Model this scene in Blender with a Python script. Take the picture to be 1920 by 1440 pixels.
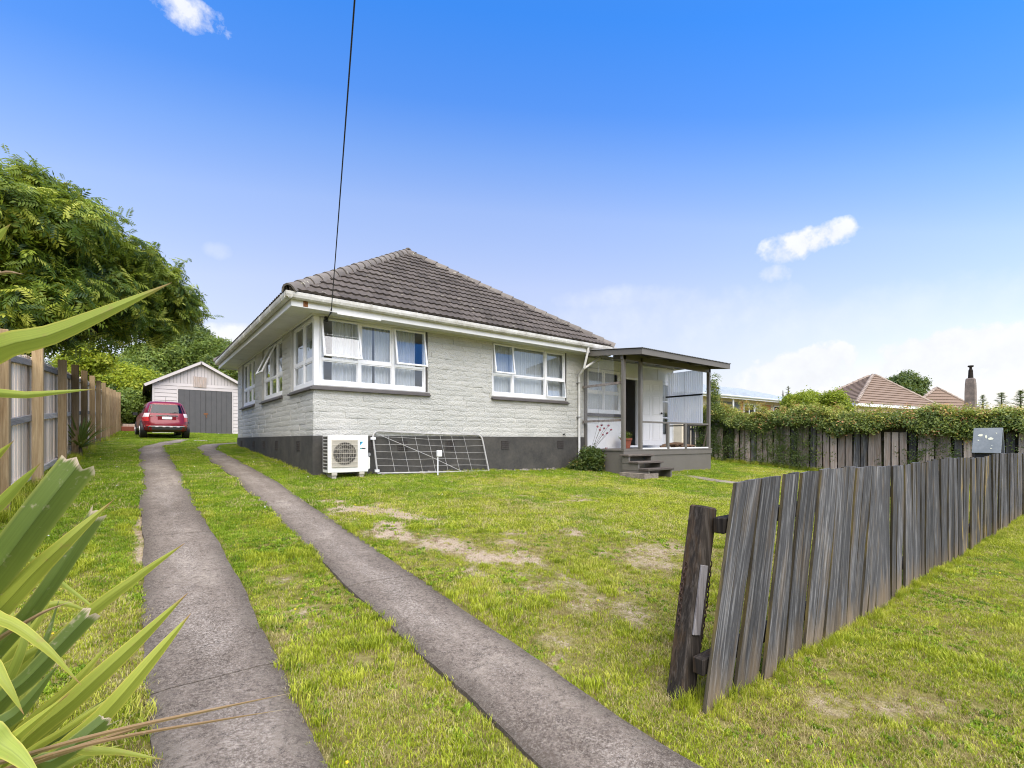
import bpy, bmesh, math, random
import numpy as np
from mathutils import Vector, Matrix, Euler

for o in list(bpy.data.objects): bpy.data.objects.remove(o)
SC = bpy.context.scene
COL = SC.collection
R = math.radians
rng = random.Random(7)
nr = np.random.default_rng(11)

# ------------------------------------------------------------------ camera
# World axes: X along the house front, Y back along its left wall, Z up.
FPX, HORIZON = 915.0, 826.0              # focal length and eye line, in photo pixels
TH = R(37.57)
CT, ST = math.cos(TH), math.sin(TH)
CAM = Vector((-2.67, -9.676, 1.4))
cd = bpy.data.cameras.new('camera'); cam = bpy.data.objects.new('camera', cd); COL.objects.link(cam)
cd.sensor_width = 36.0; cd.lens = FPX / 1920 * 36.0; cd.shift_y = (HORIZON - 720) / 1920
cd.clip_start = 0.05; cd.clip_end = 6000
cam.location = CAM; cam.rotation_euler = (R(90), 0, -TH)
SC.camera = cam

# ------------------------------------------------------------------ light
SUN_EL, SUN_AZ = R(60), R(-108)          # azimuth of the sun measured from +X towards +Y
sd = Vector((math.cos(SUN_EL)*math.cos(SUN_AZ), math.cos(SUN_EL)*math.sin(SUN_AZ), math.sin(SUN_EL)))
sl = bpy.data.lights.new('sun', 'SUN'); sun = bpy.data.objects.new('sun', sl); COL.objects.link(sun)
sl.energy = 2.9; sl.angle = R(82); sl.color = (1.0, 0.90, 0.73)   # sun veiled by thin cloud
sun.rotation_euler = sd.to_track_quat('Z', 'Y').to_euler(); sun.location = (0, -20, 30)
vs = SC.view_settings
vs.view_transform = 'Standard'; vs.look = 'None'; vs.gamma = 1; vs.use_curve_mapping = False
vs.exposure = 1.5
SC.cycles.filter_width = 1.1

def ray(px, py):
    u = (px-960)/FPX; v = (HORIZON-py)/FPX
    return Vector((u*CT+ST, -u*ST+CT, v))
def at(px, py, t):
    return CAM + ray(px, py)*t
def onY(px, py, Y=0.0):
    d = ray(px, py); t = (Y-CAM.y)/d.y
    return CAM + d*t
def onX(px, py, X=0.0):
    d = ray(px, py); t = (X-CAM.x)/d.x
    return CAM + d*t

W = bpy.data.worlds.new('World'); SC.world = W; W.use_nodes = True
wt = W.node_tree; wt.nodes.clear()
def wn(t, **k):
    n = wt.nodes.new(t)
    for a, b in k.items():
        if a.startswith('i_'): n.inputs[int(a[2:])].default_value = b
        else: setattr(n, a, b)
    return n
def wm(op, a, b=None, c=None, clamp=False):
    n = wn('ShaderNodeMath', operation=op, use_clamp=clamp)
    for i, x in enumerate((a, b, c)):
        if x is None: continue
        if isinstance(x, (int, float)): n.inputs[i].default_value = x
        else: wt.links.new(x, n.inputs[i])
    return n.outputs[0]
sky = wn('ShaderNodeTexSky', sky_type='NISHITA', sun_disc=False)
sky.sun_elevation = SUN_EL; sky.sun_rotation = math.pi/2 - SUN_AZ
sky.air_density = 1.0; sky.dust_density = 0.35; sky.ozone_density = 2.2; sky.altitude = 100
tc = wn('ShaderNodeTexCoord')
D = tc.outputs['Generated']
sx = wn('ShaderNodeSeparateXYZ'); wt.links.new(D, sx.inputs[0])
Z = sx.outputs['Z']
# clear blue deepens with height; low air is paler
hs = wn('ShaderNodeHueSaturation'); hs.inputs['Saturation'].default_value = 1.0
wt.links.new(sky.outputs[0], hs.inputs['Color'])
rgt = wn('ShaderNodeVectorMath', operation='DOT_PRODUCT'); wt.links.new(D, rgt.inputs[0]); rgt.inputs[1].default_value = (CT, -ST, 0)
rr_ = rgt.outputs['Value']                # the blue deepens a little away from the line towards the hill
Zs = wm('ADD', Z, wm('ADD', wm('MULTIPLY', wm('MULTIPLY', rr_, rr_), 0.20), wm('MULTIPLY', rr_, 0.06)))
ramp = wn('ShaderNodeValToRGB'); wt.links.new(Zs, ramp.inputs[0])
cr = ramp.color_ramp
cr.elements[0].position = 0.0; cr.elements[0].color = (0.70, 0.66, 0.90, 1)
cr.elements[1].position = 1.0; cr.elements[1].color = (0.42, 1.25, 2.1, 1)
for p_, c_ in ((0.04, (0.76, 0.72, 0.92, 1)), (0.136, (1.36, 1.02, 0.92, 1)), (0.22, (1.84, 1.34, 1.13, 1)), (0.298, (2.11, 1.57, 1.41, 1)), (0.422, (1.98, 1.73, 1.76, 1)), (0.498, (1.36, 1.58, 1.95, 1)), (0.565, (0.75, 1.35, 2.10, 1)), (0.66, (0.42, 1.28, 2.25, 1))):
    e = cr.elements.new(p_); e.color = c_
mul = wn('ShaderNodeMix', data_type='RGBA', blend_type='MULTIPLY'); mul.inputs['Factor'].default_value = 1
wt.links.new(hs.outputs[0], mul.inputs[6]); wt.links.new(ramp.outputs[0], mul.inputs[7])
# clouds, placed by direction
nz = wn('ShaderNodeTexNoise'); nz.inputs['Scale'].default_value = 9; nz.inputs['Detail'].default_value = 8; nz.inputs['Roughness'].default_value = 0.62
wt.links.new(D, nz.inputs['Vector'])
nf = wn('ShaderNodeTexNoise'); nf.inputs['Scale'].default_value = 26; nf.inputs['Detail'].default_value = 7; nf.inputs['Roughness'].default_value = 0.6
wt.links.new(D, nf.inputs['Vector'])
NZ = wm('SUBTRACT', wm('ADD', nz.outputs[0], wm('MULTIPLY', nf.outputs[0], 0.8)), 0.90)
def cloud(px, py, rx, ry, amt, soft, rough):
    c = ray(px, py); k = c.length; c.normalize()
    U = Vector((0, 0, 1)).cross(c).normalized(); V = c.cross(U)
    def dot(v, s):
        n = wn('ShaderNodeVectorMath', operation='DOT_PRODUCT'); wt.links.new(D, n.inputs[0]); n.inputs[1].default_value = v*s
        return n.outputs['Value']
    a = dot(U, FPX*k/rx); b = dot(V, FPX*k/ry); f = dot(c, 1.0)
    rr = wm('ADD', wm('MULTIPLY', a, a), wm('MULTIPLY', b, b))
    m = wm('ADD', wm('SUBTRACT', 1.0, rr), wm('MULTIPLY', NZ, rough))
    m = wm('DIVIDE', m, soft, clamp=True)
    m = wm('MULTIPLY', m, wm('GREATER_THAN', f, 0.0))
    return wm('MULTIPLY', wm('SMOOTH_MIN', m, 1.0, 0.1), amt)
cl = None
for c_ in ((352, 24, 58, 32, .95, 1.0, 4.0), (1512, 458, 66, 30, .98, .9, 4.2), (1562, 437, 40, 20, .95, .9, 4.0), (1478, 472, 40, 24, .8, 1.1, 4.0), (1456, 512, 32, 18, .6, 1.3, 4.0), (412, 470, 26, 16, .22, 1.2, 3.0),
           (1500, 700, 105, 44, 1.0, .4, 3.0), (1545, 676, 60, 34, 1.0, .4, 3.0), (1800, 664, 160, 56, 1.0, .45, 3.2), (1710, 690, 70, 36, 1.0, .45, 3.0), (1660, 752, 420, 36, .35, 1.3, 2.6), (452, 645, 60, 40, .95, .7, 2.5),
           (1650, 590, 560, 55, .22, 1.6, 2.8), (1230, 600, 330, 60, .30, 1.8, 3.0), (1150, 560, 160, 22, .30, 1.6, 3.4)):
    m = cloud(*c_)
    cl = m if cl is None else wm('MAXIMUM', cl, m)
# broken fair-weather cloud all round, thinning upwards, as the low clouds in view
nb = wn('ShaderNodeTexNoise'); nb.inputs['Scale'].default_value = 3.2; nb.inputs['Detail'].default_value = 8; nb.inputs['Roughness'].default_value = 0.6
mp = wn('ShaderNodeMapping'); mp.inputs['Scale'].default_value = (1, 1, 2.6); wt.links.new(D, mp.inputs[0]); wt.links.new(mp.outputs[0], nb.inputs['Vector'])
low = wm('SUBTRACT', 1.0, wm('MULTIPLY', wm('ABSOLUTE', wm('SUBTRACT', Z, 0.06)), 3.4), clamp=True)
cov = wm('MULTIPLY', wm('SUBTRACT', wm('ADD', nb.outputs[0], wm('MULTIPLY', low, 0.30)), 0.80), 6.0, clamp=True)
cl = wm('MAXIMUM', cl, wm('MULTIPLY', cov, 0.85))
shade = wm('ADD', 0.97, wm('MULTIPLY', NZ, 0.25))
ccol = wn('ShaderNodeMix', data_type='RGBA', blend_type='MULTIPLY'); ccol.inputs['Factor'].default_value = 1
CLOUDV = 6.6
ccol.inputs[6].default_value = (CLOUDV*0.965, CLOUDV*0.985, CLOUDV*1.03, 1)
cs = wn('ShaderNodeCombineColor'); [wt.links.new(shade, cs.inputs[i]) for i in range(3)]
wt.links.new(cs.outputs[0], ccol.inputs[7])
mixc = wn('ShaderNodeMix', data_type='RGBA'); wt.links.new(cl, mixc.inputs['Factor'])
wt.links.new(mul.outputs[2], mixc.inputs[6]); wt.links.new(ccol.outputs[2], mixc.inputs[7])
bg = wn('ShaderNodeBackground'); bg.inputs['Strength'].default_value = 0.055
wt.links.new(mixc.outputs[2], bg.inputs['Color'])
wo = wn('ShaderNodeOutputWorld'); wt.links.new(bg.outputs[0], wo.inputs[0])

# ------------------------------------------------------------------ helpers
class MB:
    def __init__(s): s.v = []; s.f = []
    def add(s, v, f):
        b = len(s.v); s.v += [tuple(p) for p in v]; s.f += [tuple(b+i for i in q) for q in f]; return s
    def hexa(s, p):
        return s.add(p, [(0,3,2,1), (4,5,6,7), (0,1,5,4), (1,2,6,5), (2,3,7,6), (3,0,4,7)])
    def box(s, x0, x1, y0, y1, z0, z1):
        x0, x1 = min(x0,x1), max(x0,x1); y0, y1 = min(y0,y1), max(y0,y1); z0, z1 = min(z0,z1), max(z0,z1)
        return s.hexa([(x0,y0,z0),(x1,y0,z0),(x1,y1,z0),(x0,y1,z0),(x0,y0,z1),(x1,y0,z1),(x1,y1,z1),(x0,y1,z1)])
    def bar(s, a, b, w, h, up=(0,0,1)):
        a, b = Vector(a), Vector(b); d = (b-a).normalized(); up = Vector(up)
        sd_ = d.cross(up)
        if sd_.length < 1e-4: sd_ = d.cross(Vector((1,0,0)))
        sd_.normalize(); u = sd_.cross(d)
        sd_ *= w/2; u *= h/2
        return s.hexa([a-sd_-u, b-sd_-u, b+sd_-u, a+sd_-u, a-sd_+u, b-sd_+u, b+sd_+u, a+sd_+u])
    def tube(s, path, r, n=8, caps=True):
        P = [Vector(p) for p in path]; m = len(P)
        rs = r if isinstance(r, (list, tuple)) else [r]*m
        vs_ = []; prev = None
        for i, p in enumerate(P):
            d = (P[min(i+1,m-1)] - P[max(i-1,0)]).normalized()
            if prev is None:
                a = d.cross(Vector((0,0,1)))
                if a.length < 1e-3: a = d.cross(Vector((1,0,0)))
            else: a = prev - d*prev.dot(d)
            a.normalize(); prev = a; b = d.cross(a)
            for k in range(n):
                q = 2*math.pi*k/n
                vs_.append(p + (a*math.cos(q)+b*math.sin(q))*rs[i])
        fs = []
        for i in range(m-1):
            for k in range(n):
                fs.append((i*n+k, i*n+(k+1)%n, (i+1)*n+(k+1)%n, (i+1)*n+k))
        if caps: fs += [tuple(range(n-1,-1,-1)), tuple((m-1)*n+k for k in range(n))]
        return s.add(vs_, fs)
    def extrude(s, prof, a, b, right, up, close=True):
        """profile of (right, up) pairs swept from a to b"""
        a, b, right, up = Vector(a), Vector(b), Vector(right), Vector(up); n = len(prof)
        vs_ = [a+right*x+up*y for x, y in prof] + [b+right*x+up*y for x, y in prof]
        fs = [(i, (i+1)%n, n+(i+1)%n, n+i) for i in range(n if close else n-1)]
        if close: fs += [tuple(range(n-1,-1,-1)), tuple(range(n, 2*n))]
        return s.add(vs_, fs)
    def disc(s, c, axis, r, th, n=20):
        c = Vector(c); ax = Vector(axis).normalized()
        return s.tube([c-ax*th/2, c+ax*th/2], r, n)

WL = {}
def wloc(p): return WL.get(p.name, Vector((0,0,0))) if p is not None else Vector((0,0,0))
def link(name, me, m=None, parent=None, loc=(0,0,0), rot=None, scale=None):
    o = bpy.data.objects.new(name, me); COL.objects.link(o)
    loc = Vector(loc)
    if parent is not None: o.parent = parent
    o.location = loc - wloc(parent)
    if rot is not None: o.rotation_euler = rot
    if scale is not None: o.scale = scale
    WL[o.name] = loc
    if m is not None and me is not None and len(me.materials) == 0: me.materials.append(m)
    return o
def fix_normals(me):
    bm = bmesh.new(); bm.from_mesh(me); bmesh.ops.recalc_face_normals(bm, faces=bm.faces); bm.to_mesh(me); bm.free()
def build(mb, name, m, parent=None, smooth=False, bevel=0.0, seg=1, origin=None, sub=0):
    vs_ = mb.v
    lo = Vector([min(p[i] for p in vs_) for i in range(3)]); hi = Vector([max(p[i] for p in vs_) for i in range(3)])
    c = (lo+hi)/2 if origin is None else Vector(origin)
    if origin is None and parent is None: c.z = lo.z
    me = bpy.data.meshes.new(name)
    me.from_pydata([(p[0]-c.x, p[1]-c.y, p[2]-c.z) for p in vs_], [], mb.f)
    bm = bmesh.new(); bm.from_mesh(me)
    bmesh.ops.recalc_face_normals(bm, faces=bm.faces)
    if bevel > 0:
        es = [e for e in bm.edges if len(e.link_faces) == 2 and e.calc_face_angle(0) > 0.5]
        bmesh.ops.bevel(bm, geom=es, offset=bevel, segments=seg, affect='EDGES', profile=0.6, clamp_overlap=True)
    if smooth:
        for f_ in bm.faces: f_.smooth = True
    bm.to_mesh(me); bm.free()
    o = link(name, me, m, parent, c)
    if smooth:
        try: me.set_sharp_from_angle(angle=R(40))
        except Exception: pass
    if sub:
        md = o.modifiers.new('subdivision', 'SUBSURF'); md.levels = sub; md.render_levels = sub
    return o
def thing(name, loc, label, cat, group=None):
    o = bpy.data.objects.new(name, None); COL.objects.link(o); o.location = Vector(loc); WL[o.name] = Vector(loc)
    o.empty_display_size = 0.2
    return tag(o, label, cat, group)
def tag(o, label=None, cat=None, group=None, kind=None):
    if label: o['label'] = label
    if cat: o['category'] = cat
    if group: o['group'] = group
    if kind: o['kind'] = kind
    return o
def np_mesh(name, V, F, m, parent=None, tint=None, smooth=False, loc=None):
    V = np.asarray(V, dtype=np.float32); F = np.asarray(F, dtype=np.int32)
    c = Vector(loc) if loc is not None else Vector([float(x) for x in (V.min(0)+V.max(0))/2])
    me = bpy.data.meshes.new(name); k = F.shape[1]
    me.vertices.add(len(V)); me.vertices.foreach_set('co', (V-np.array(c, dtype=np.float32)).ravel())
    me.loops.add(F.size); me.loops.foreach_set('vertex_index', F.ravel())
    me.polygons.add(len(F)); me.polygons.foreach_set('loop_start', np.arange(0, F.size, k, dtype=np.int32))
    if smooth: me.polygons.foreach_set('use_smooth', np.ones(len(F), dtype=bool))
    if tint is not None:
        a = me.attributes.new('tint', 'FLOAT', 'POINT'); a.data.foreach_set('value', np.asarray(tint, dtype=np.float32))
    me.update(calc_edges=True); me.validate()
    return link(name, me, m, parent, c)

# ------------------------------------------------------------------ materials
class NT:
    def __init__(s, name):
        s.m = bpy.data.materials.new(name); s.m.use_nodes = True; s.t = s.m.node_tree; s.t.nodes.clear()
        s.out = s.t.nodes.new('ShaderNodeOutputMaterial')
    def n(s, t, **k):
        n = s.t.nodes.new(t)
        for a, b in k.items(): setattr(n, a, b)
        return n
    def set(s, sock, x):
        if x is None: return
        if isinstance(x, bpy.types.NodeSocket): s.t.links.new(x, sock)
        elif isinstance(x, tuple) and len(x) == 3 and sock.type == 'RGBA': sock.default_value = (*x, 1)
        else: sock.default_value = x
    def math(s, op, a, b=None, c=None, clamp=False):
        n = s.n('ShaderNodeMath', operation=op, use_clamp=clamp)
        for i, x in enumerate((a, b, c)): s.set(n.inputs[i], x)
        return n.outputs[0]
    def mix(s, f, a, b, mode='MIX'):
        n = s.n('ShaderNodeMix', data_type='RGBA', blend_type=mode)
        s.set(n.inputs['Factor'], f); s.set(n.inputs[6], a); s.set(n.inputs[7], b); return n.outputs[2]
    def pos(s): return s.n('ShaderNodeNewGeometry').outputs['Position']
    def obj(s): return s.n('ShaderNodeTexCoord').outputs['Object']
    def rnd(s): return s.n('ShaderNodeObjectInfo').outputs['Random']
    def attr(s, name): return s.n('ShaderNodeAttribute', attribute_name=name).outputs['Fac']
    def map(s, v, scale=(1,1,1), loc=None):
        n = s.n('ShaderNodeMapping'); s.set(n.inputs[0], v); n.inputs['Scale'].default_value = scale
        if loc is not None: s.set(n.inputs['Location'], loc)
        return n.outputs[0]
    def noise(s, v, scale, detail=4, rough=0.55, dist=0.0):
        n = s.n('ShaderNodeTexNoise'); s.set(n.inputs['Vector'], v); n.inputs['Scale'].default_value = scale
        n.inputs['Detail'].default_value = detail; n.inputs['Roughness'].default_value = rough; n.inputs['Distortion'].default_value = dist
        return n.outputs[0]
    def vor(s, v, scale, feature='F1'):
        n = s.n('ShaderNodeTexVoronoi', feature=feature); s.set(n.inputs['Vector'], v); n.inputs['Scale'].default_value = scale
        return n.outputs['Distance']
    def ramp(s, f, stops, interp='LINEAR'):
        n = s.n('ShaderNodeValToRGB'); s.set(n.inputs[0], f); r = n.color_ramp; r.interpolation = interp
        while len(r.elements) < len(stops): r.elements.new(0.5)
        for e, (p, c) in zip(r.elements, stops):
            e.position = p; e.color = (*c, 1) if isinstance(c, tuple) else (c, c, c, 1)
        return n.outputs[0]
    def bump(s, h, strength=0.3, dist=0.01):
        n = s.n('ShaderNodeBump'); s.set(n.inputs['Height'], h); n.inputs['Strength'].default_value = strength; n.inputs['Distance'].default_value = dist
        return n.outputs[0]
    def pbr(s, col, rough=0.6, metal=0.0, bump=None, spec=0.4, **k):
        n = s.n('ShaderNodeBsdfPrincipled')
        s.set(n.inputs['Base Color'], col); s.set(n.inputs['Roughness'], rough); s.set(n.inputs['Metallic'], metal)
        n.inputs['Specular IOR Level'].default_value = spec
        if bump is not None: s.set(n.inputs['Normal'], bump)
        for a, b in k.items(): s.set(n.inputs[a], b)
        s.t.links.new(n.outputs[0], s.out.inputs[0]); return s.m
    def surf(s, sh): s.t.links.new(sh, s.out.inputs[0]); return s.m

def paint(name, col, rough=0.5, var=0.12, dirt=None, scale=3.0, spec=0.4, bumpy=0.15):
    n = NT(name); p = n.pos()
    f = n.noise(p, scale, 5, 0.6); f2 = n.noise(p, scale*9, 4, 0.6)
    d = dirt or tuple(c*0.6 for c in col)
    k = n.math('ADD', n.math('MULTIPLY', f, 0.7), n.math('MULTIPLY', f2, 0.3))
    k = n.ramp(k, [(0.36, 1.0), (0.62, 0.0)])
    c = n.mix(n.math('MULTIPLY', k, var*3), col, d)
    return n.pbr(c, rough, bump=n.bump(f2, bumpy, 0.004), spec=spec)

M = {}
def wood(name, dark, mid, light, patch, grain=(38, 38, 1.6), pamt=0.25, seedoff=50.0, rough=0.85, foot=None):
    n = NT(name); o = n.obj(); r = n.rnd()
    off = n.n('ShaderNodeCombineXYZ'); n.set(off.inputs[0], n.math('MULTIPLY', r, seedoff)); n.set(off.inputs[2], n.math('MULTIPLY', r, seedoff*3))
    v = n.map(o, grain, off.outputs[0])
    g1 = n.noise(v, 1.0, 6, 0.65, 1.2); g2 = n.noise(v, 3.2, 4, 0.6)
    base = n.ramp(n.math('ADD', n.math('MULTIPLY', g1, 0.72), n.math('MULTIPLY', g2, 0.28)), [(0.28, dark), (0.5, mid), (0.72, light)])
    # streaks and stains along the board
    v2 = n.map(o, (grain[0]*.3, grain[1]*.3, grain[2]*1.2), off.outputs[0])
    st = n.ramp(n.noise(v2, 1.0, 4, 0.6), [(0.52, 0.0), (0.68, 1.0)])
    c = n.mix(n.math('MULTIPLY', st, pamt), base, patch)
    if foot:
        sp_ = n.n('ShaderNodeSeparateXYZ'); n.set(sp_.inputs[0], n.pos())
        h_ = n.math('ADD', sp_.outputs[2], n.math('MULTIPLY', n.math('SUBTRACT', n.noise(n.map(n.pos(), (9, 9, 2)), 1.0, 3), .5), .5))
        c = n.mix(n.math('MULTIPLY', n.ramp(h_, [(.02, 1.0), (.26, 0.0)]), .7), c, foot)
    tone = n.math('ADD', 0.55, n.math('MULTIPLY', r, 0.85))
    tc_ = n.n('ShaderNodeCombineColor'); [n.set(tc_.inputs[i], tone) for i in range(3)]
    c = n.mix(1.0, c, tc_.outputs[0], 'MULTIPLY')
    return n.pbr(c, rough, bump=n.bump(n.math('ADD', g1, g2), 0.6, 0.006), spec=0.2)
M['paling_grey'] = wood('weathered_grey_timber', (.013,.013,.014), (.062,.061,.062), (.28,.275,.27), (.15,.10,.045), pamt=.35, foot=(.17,.125,.075))
M['paling_ochre'] = wood('lichen_stained_timber', (.016,.016,.015), (.075,.07,.062), (.30,.285,.26), (.46,.30,.055), pamt=.80)
M['paling_brown'] = wood('weathered_brown_timber', (.11,.085,.07), (.29,.24,.205), (.50,.44,.39), (.32,.18,.10), pamt=.45)
M['paling_pale'] = wood('pale_fence_timber', (.52,.40,.29), (.78,.65,.51), (.90,.80,.67), (.44,.29,.19), pamt=.28)
M['paling_edge_shade'] = wood('stained_edge_timber_with_crevice_shade', (.016,.014,.010), (.05,.042,.028), (.12,.10,.06), (.20,.15,.03), pamt=.45)  # edge stain, with the crevice shade between boards painted into the colour
M['pine'] = wood('treated_pine', (.19,.125,.06), (.33,.235,.125), (.46,.35,.20), (.22,.13,.055), pamt=.45)
M['rail_grey'] = wood('grey_rail_timber', (.20,.185,.17), (.36,.335,.31), (.54,.51,.47), (.26,.20,.14), grain=(12, 1.6, 30))
M['post_dark'] = wood('dark_old_post_timber', (.008,.007,.006), (.030,.024,.019), (.10,.085,.072), (.11,.06,.022), pamt=.40)
M['step_wood'] = wood('worn_step_timber', (.05,.04,.034), (.12,.10,.085), (.22,.19,.165), (.10,.09,.07), grain=(2, 26, 26))
M['driftwood'] = wood('driftwood', (.10,.06,.035), (.24,.15,.09), (.36,.25,.16), (.12,.07,.04), grain=(4, 20, 20))

def brick_mat():
    n = NT('painted_rock_face_brick'); p = n.pos(); r = n.rnd()
    a = n.noise(n.map(p, (1, 1, 1.5)), 38, 6, 0.7); b = n.noise(p, 110, 4, 0.6); v = n.vor(n.map(p, (1, 1, 1.6)), 34)
    c = n.ramp(n.math('ADD', n.math('MULTIPLY', r, 0.5), n.math('MULTIPLY', n.noise(p, 1.2, 3), 0.6)), [(0.2, (.47,.465,.42)), (0.8, (.55,.54,.49))])
    pit = n.ramp(n.math('ADD', n.math('MULTIPLY', a, 0.8), n.math('MULTIPLY', b, 0.25)), [(0.38, 1.0), (0.46, 0.0)])
    c = n.mix(n.math('MULTIPLY', pit, 0.62), c, (.27,.26,.24))
    h = n.math('ADD', n.math('MULTIPLY', a, 1.0), n.math('ADD', n.math('MULTIPLY', b, 0.25), n.math('MULTIPLY', v, 0.5)))
    return n.pbr(c, 0.62, bump=n.bump(h, 0.85, 0.026), spec=0.25)
M['brick'] = brick_mat()
M['mortar'] = paint('painted_mortar', (.46,.455,.42), 0.8)
M['plinth'] = paint('dark_plinth_paint', (.046,.044,.040), 0.8, .30, (.085,.078,.066), 2.5, .25, .5)
M['white'] = paint('white_joinery_paint', (.80,.80,.80), 0.4, .05)
M['white_wall'] = paint('white_wall_board_paint', (.76,.755,.73), 0.55, .08)
M['soffit'] = paint('soffit_paint', (.70,.69,.65), 0.6, .12)
M['gutter'] = paint('gutter_paint', (.66,.65,.61), 0.4, .35, (.36,.34,.29), 2.0)
M['sill'] = paint('brown_grey_sill_paint', (.085,.075,.068), 0.55, .15)
M['porch'] = paint('taupe_porch_paint', (.135,.122,.102), 0.5, .15, (.17,.155,.135))
M['interior'] = paint('interior_plaster', (.52,.48,.42), 0.8)
M['floorboard'] = paint('interior_floor', (.16,.10,.06), 0.5)
M['dark'] = paint('black_plastic', (.012,.012,.012), 0.5)
M['rubber'] = paint('rubber', (.018,.018,.018), 0.75)
M['galv'] = NT('galvanised_steel'); _n = M['galv']; M['galv'] = _n.pbr(_n.ramp(_n.noise(_n.pos(), 14, 4), [(.3, (.24,.24,.24)), (.7, (.40,.40,.39))]), 0.5, 0.6)
_n = NT('rust'); M['rust'] = _n.pbr(_n.ramp(_n.noise(_n.pos(), 40, 5), [(.3, (.10,.035,.012)), (.7, (.30,.13,.05))]), 0.85)
M['lattice_rail'] = paint('peeling_brown_rail', (.12,.08,.062), 0.8, .35, (.30,.26,.22), 12)
M['terracotta'] = paint('terracotta', (.34,.10,.055), 0.75, .2)
M['bark'] = paint('bark', (.10,.075,.055), 0.9, .3, (.05,.04,.03), 9, .2, .8)

def tile_mat(name, c0, c1, lichen, amt):
    n = NT(name); p = n.pos(); r = n.rnd()
    c = n.ramp(n.math('ADD', n.math('MULTIPLY', r, 0.45), n.math('MULTIPLY', n.noise(p, 9, 5), 0.6)), [(0.2, c0), (0.85, c1)])
    l = n.ramp(n.noise(p, 7, 7, 0.72), [(0.60, 0.0), (0.66, 1.0)])
    l2 = n.ramp(n.noise(p, 1.1, 3), [(0.42, 0.25), (0.62, 1.0)])
    c = n.mix(n.math('MULTIPLY', n.math('MULTIPLY', l, l2), amt), c, lichen)
    return n.pbr(c, 0.85, bump=n.bump(n.noise(p, 60, 4), 0.4, 0.004), spec=0.2)
M['tile'] = tile_mat('concrete_roof_tile', (.052,.044,.038), (.108,.091,.079), (.42,.40,.29), .55)
M['hip'] = tile_mat('lichened_hip_tile', (.095,.083,.072), (.19,.168,.148), (.52,.50,.38), .9)
M['tile_brown'] = tile_mat('brown_neighbour_tile', (.135,.092,.066), (.215,.155,.115), (.38,.32,.25), .35)

def glass_mat(name, base, gain, tint=(1,1,1)):
    n = NT(name)
    lw = n.n('ShaderNodeLayerWeight'); lw.inputs[0].default_value = .5
    sch = n.math('ADD', .04, n.math('MULTIPLY', n.math('POWER', lw.outputs['Facing'], 5.0), .96))
    f = n.math('ADD', base, n.math('MULTIPLY', sch, gain), clamp=True)
    tr = n.n('ShaderNodeBsdfTransparent'); tr.inputs[0].default_value = (*tint, 1)
    gl = n.n('ShaderNodeBsdfGlossy'); gl.inputs['Roughness'].default_value = 0.01
    mx = n.n('ShaderNodeMixShader'); n.set(mx.inputs[0], f); n.t.links.new(tr.outputs[0], mx.inputs[1]); n.t.links.new(gl.outputs[0], mx.inputs[2])
    return n.surf(mx.outputs[0])
M['glass'] = glass_mat('window_glass', 0.035, 1.0, (.93,.95,.96))
M['car_glass'] = glass_mat('tinted_car_glass', 0.02, .8, (.16,.18,.19))
def sheer():
    n = NT('sheer_curtain'); 
    d = n.n('ShaderNodeBsdfDiffuse'); d.inputs[0].default_value = (.88,.88,.88,1)
    t = n.n('ShaderNodeBsdfTranslucent'); t.inputs[0].default_value = (.7,.7,.72,1)
    a = n.n('ShaderNodeMixShader'); a.inputs[0].default_value = .25
    n.t.links.new(d.outputs[0], a.inputs[1]); n.t.links.new(t.outputs[0], a.inputs[2])
    return n.surf(a.outputs[0])
M['curtain'] = sheer()
def clear_sheet(name, op, col):
    n = NT(name)
    d = n.n('ShaderNodeBsdfPrincipled'); d.inputs['Base Color'].default_value = (*col, 1); d.inputs['Roughness'].default_value = .25
    t = n.n('ShaderNodeBsdfTransparent'); t.inputs[0].default_value = (.93,.94,.95,1)
    tl = n.n('ShaderNodeBsdfTranslucent'); tl.inputs[0].default_value = (*col, 1)
    a = n.n('ShaderNodeMixShader'); a.inputs[0].default_value = .45; n.t.links.new(d.outputs[0], a.inputs[1]); n.t.links.new(tl.outputs[0], a.inputs[2])
    b = n.n('ShaderNodeMixShader'); 
    f = n.math('ADD', op, n.math('MULTIPLY', n.noise(n.map(n.pos(), (6, 6, .6)), 2, 3), .12))
    n.set(b.inputs[0], f); n.t.links.new(t.outputs[0], b.inputs[1]); n.t.links.new(a.outputs[0], b.inputs[2])
    return n.surf(b.outputs[0])
M['clear_sheet'] = clear_sheet('clear_corrugated_sheet', .07, (.75,.76,.80))
M['frost_sheet'] = clear_sheet('frosted_corrugated_sheet', .84, (.92,.92,.94))

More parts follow.
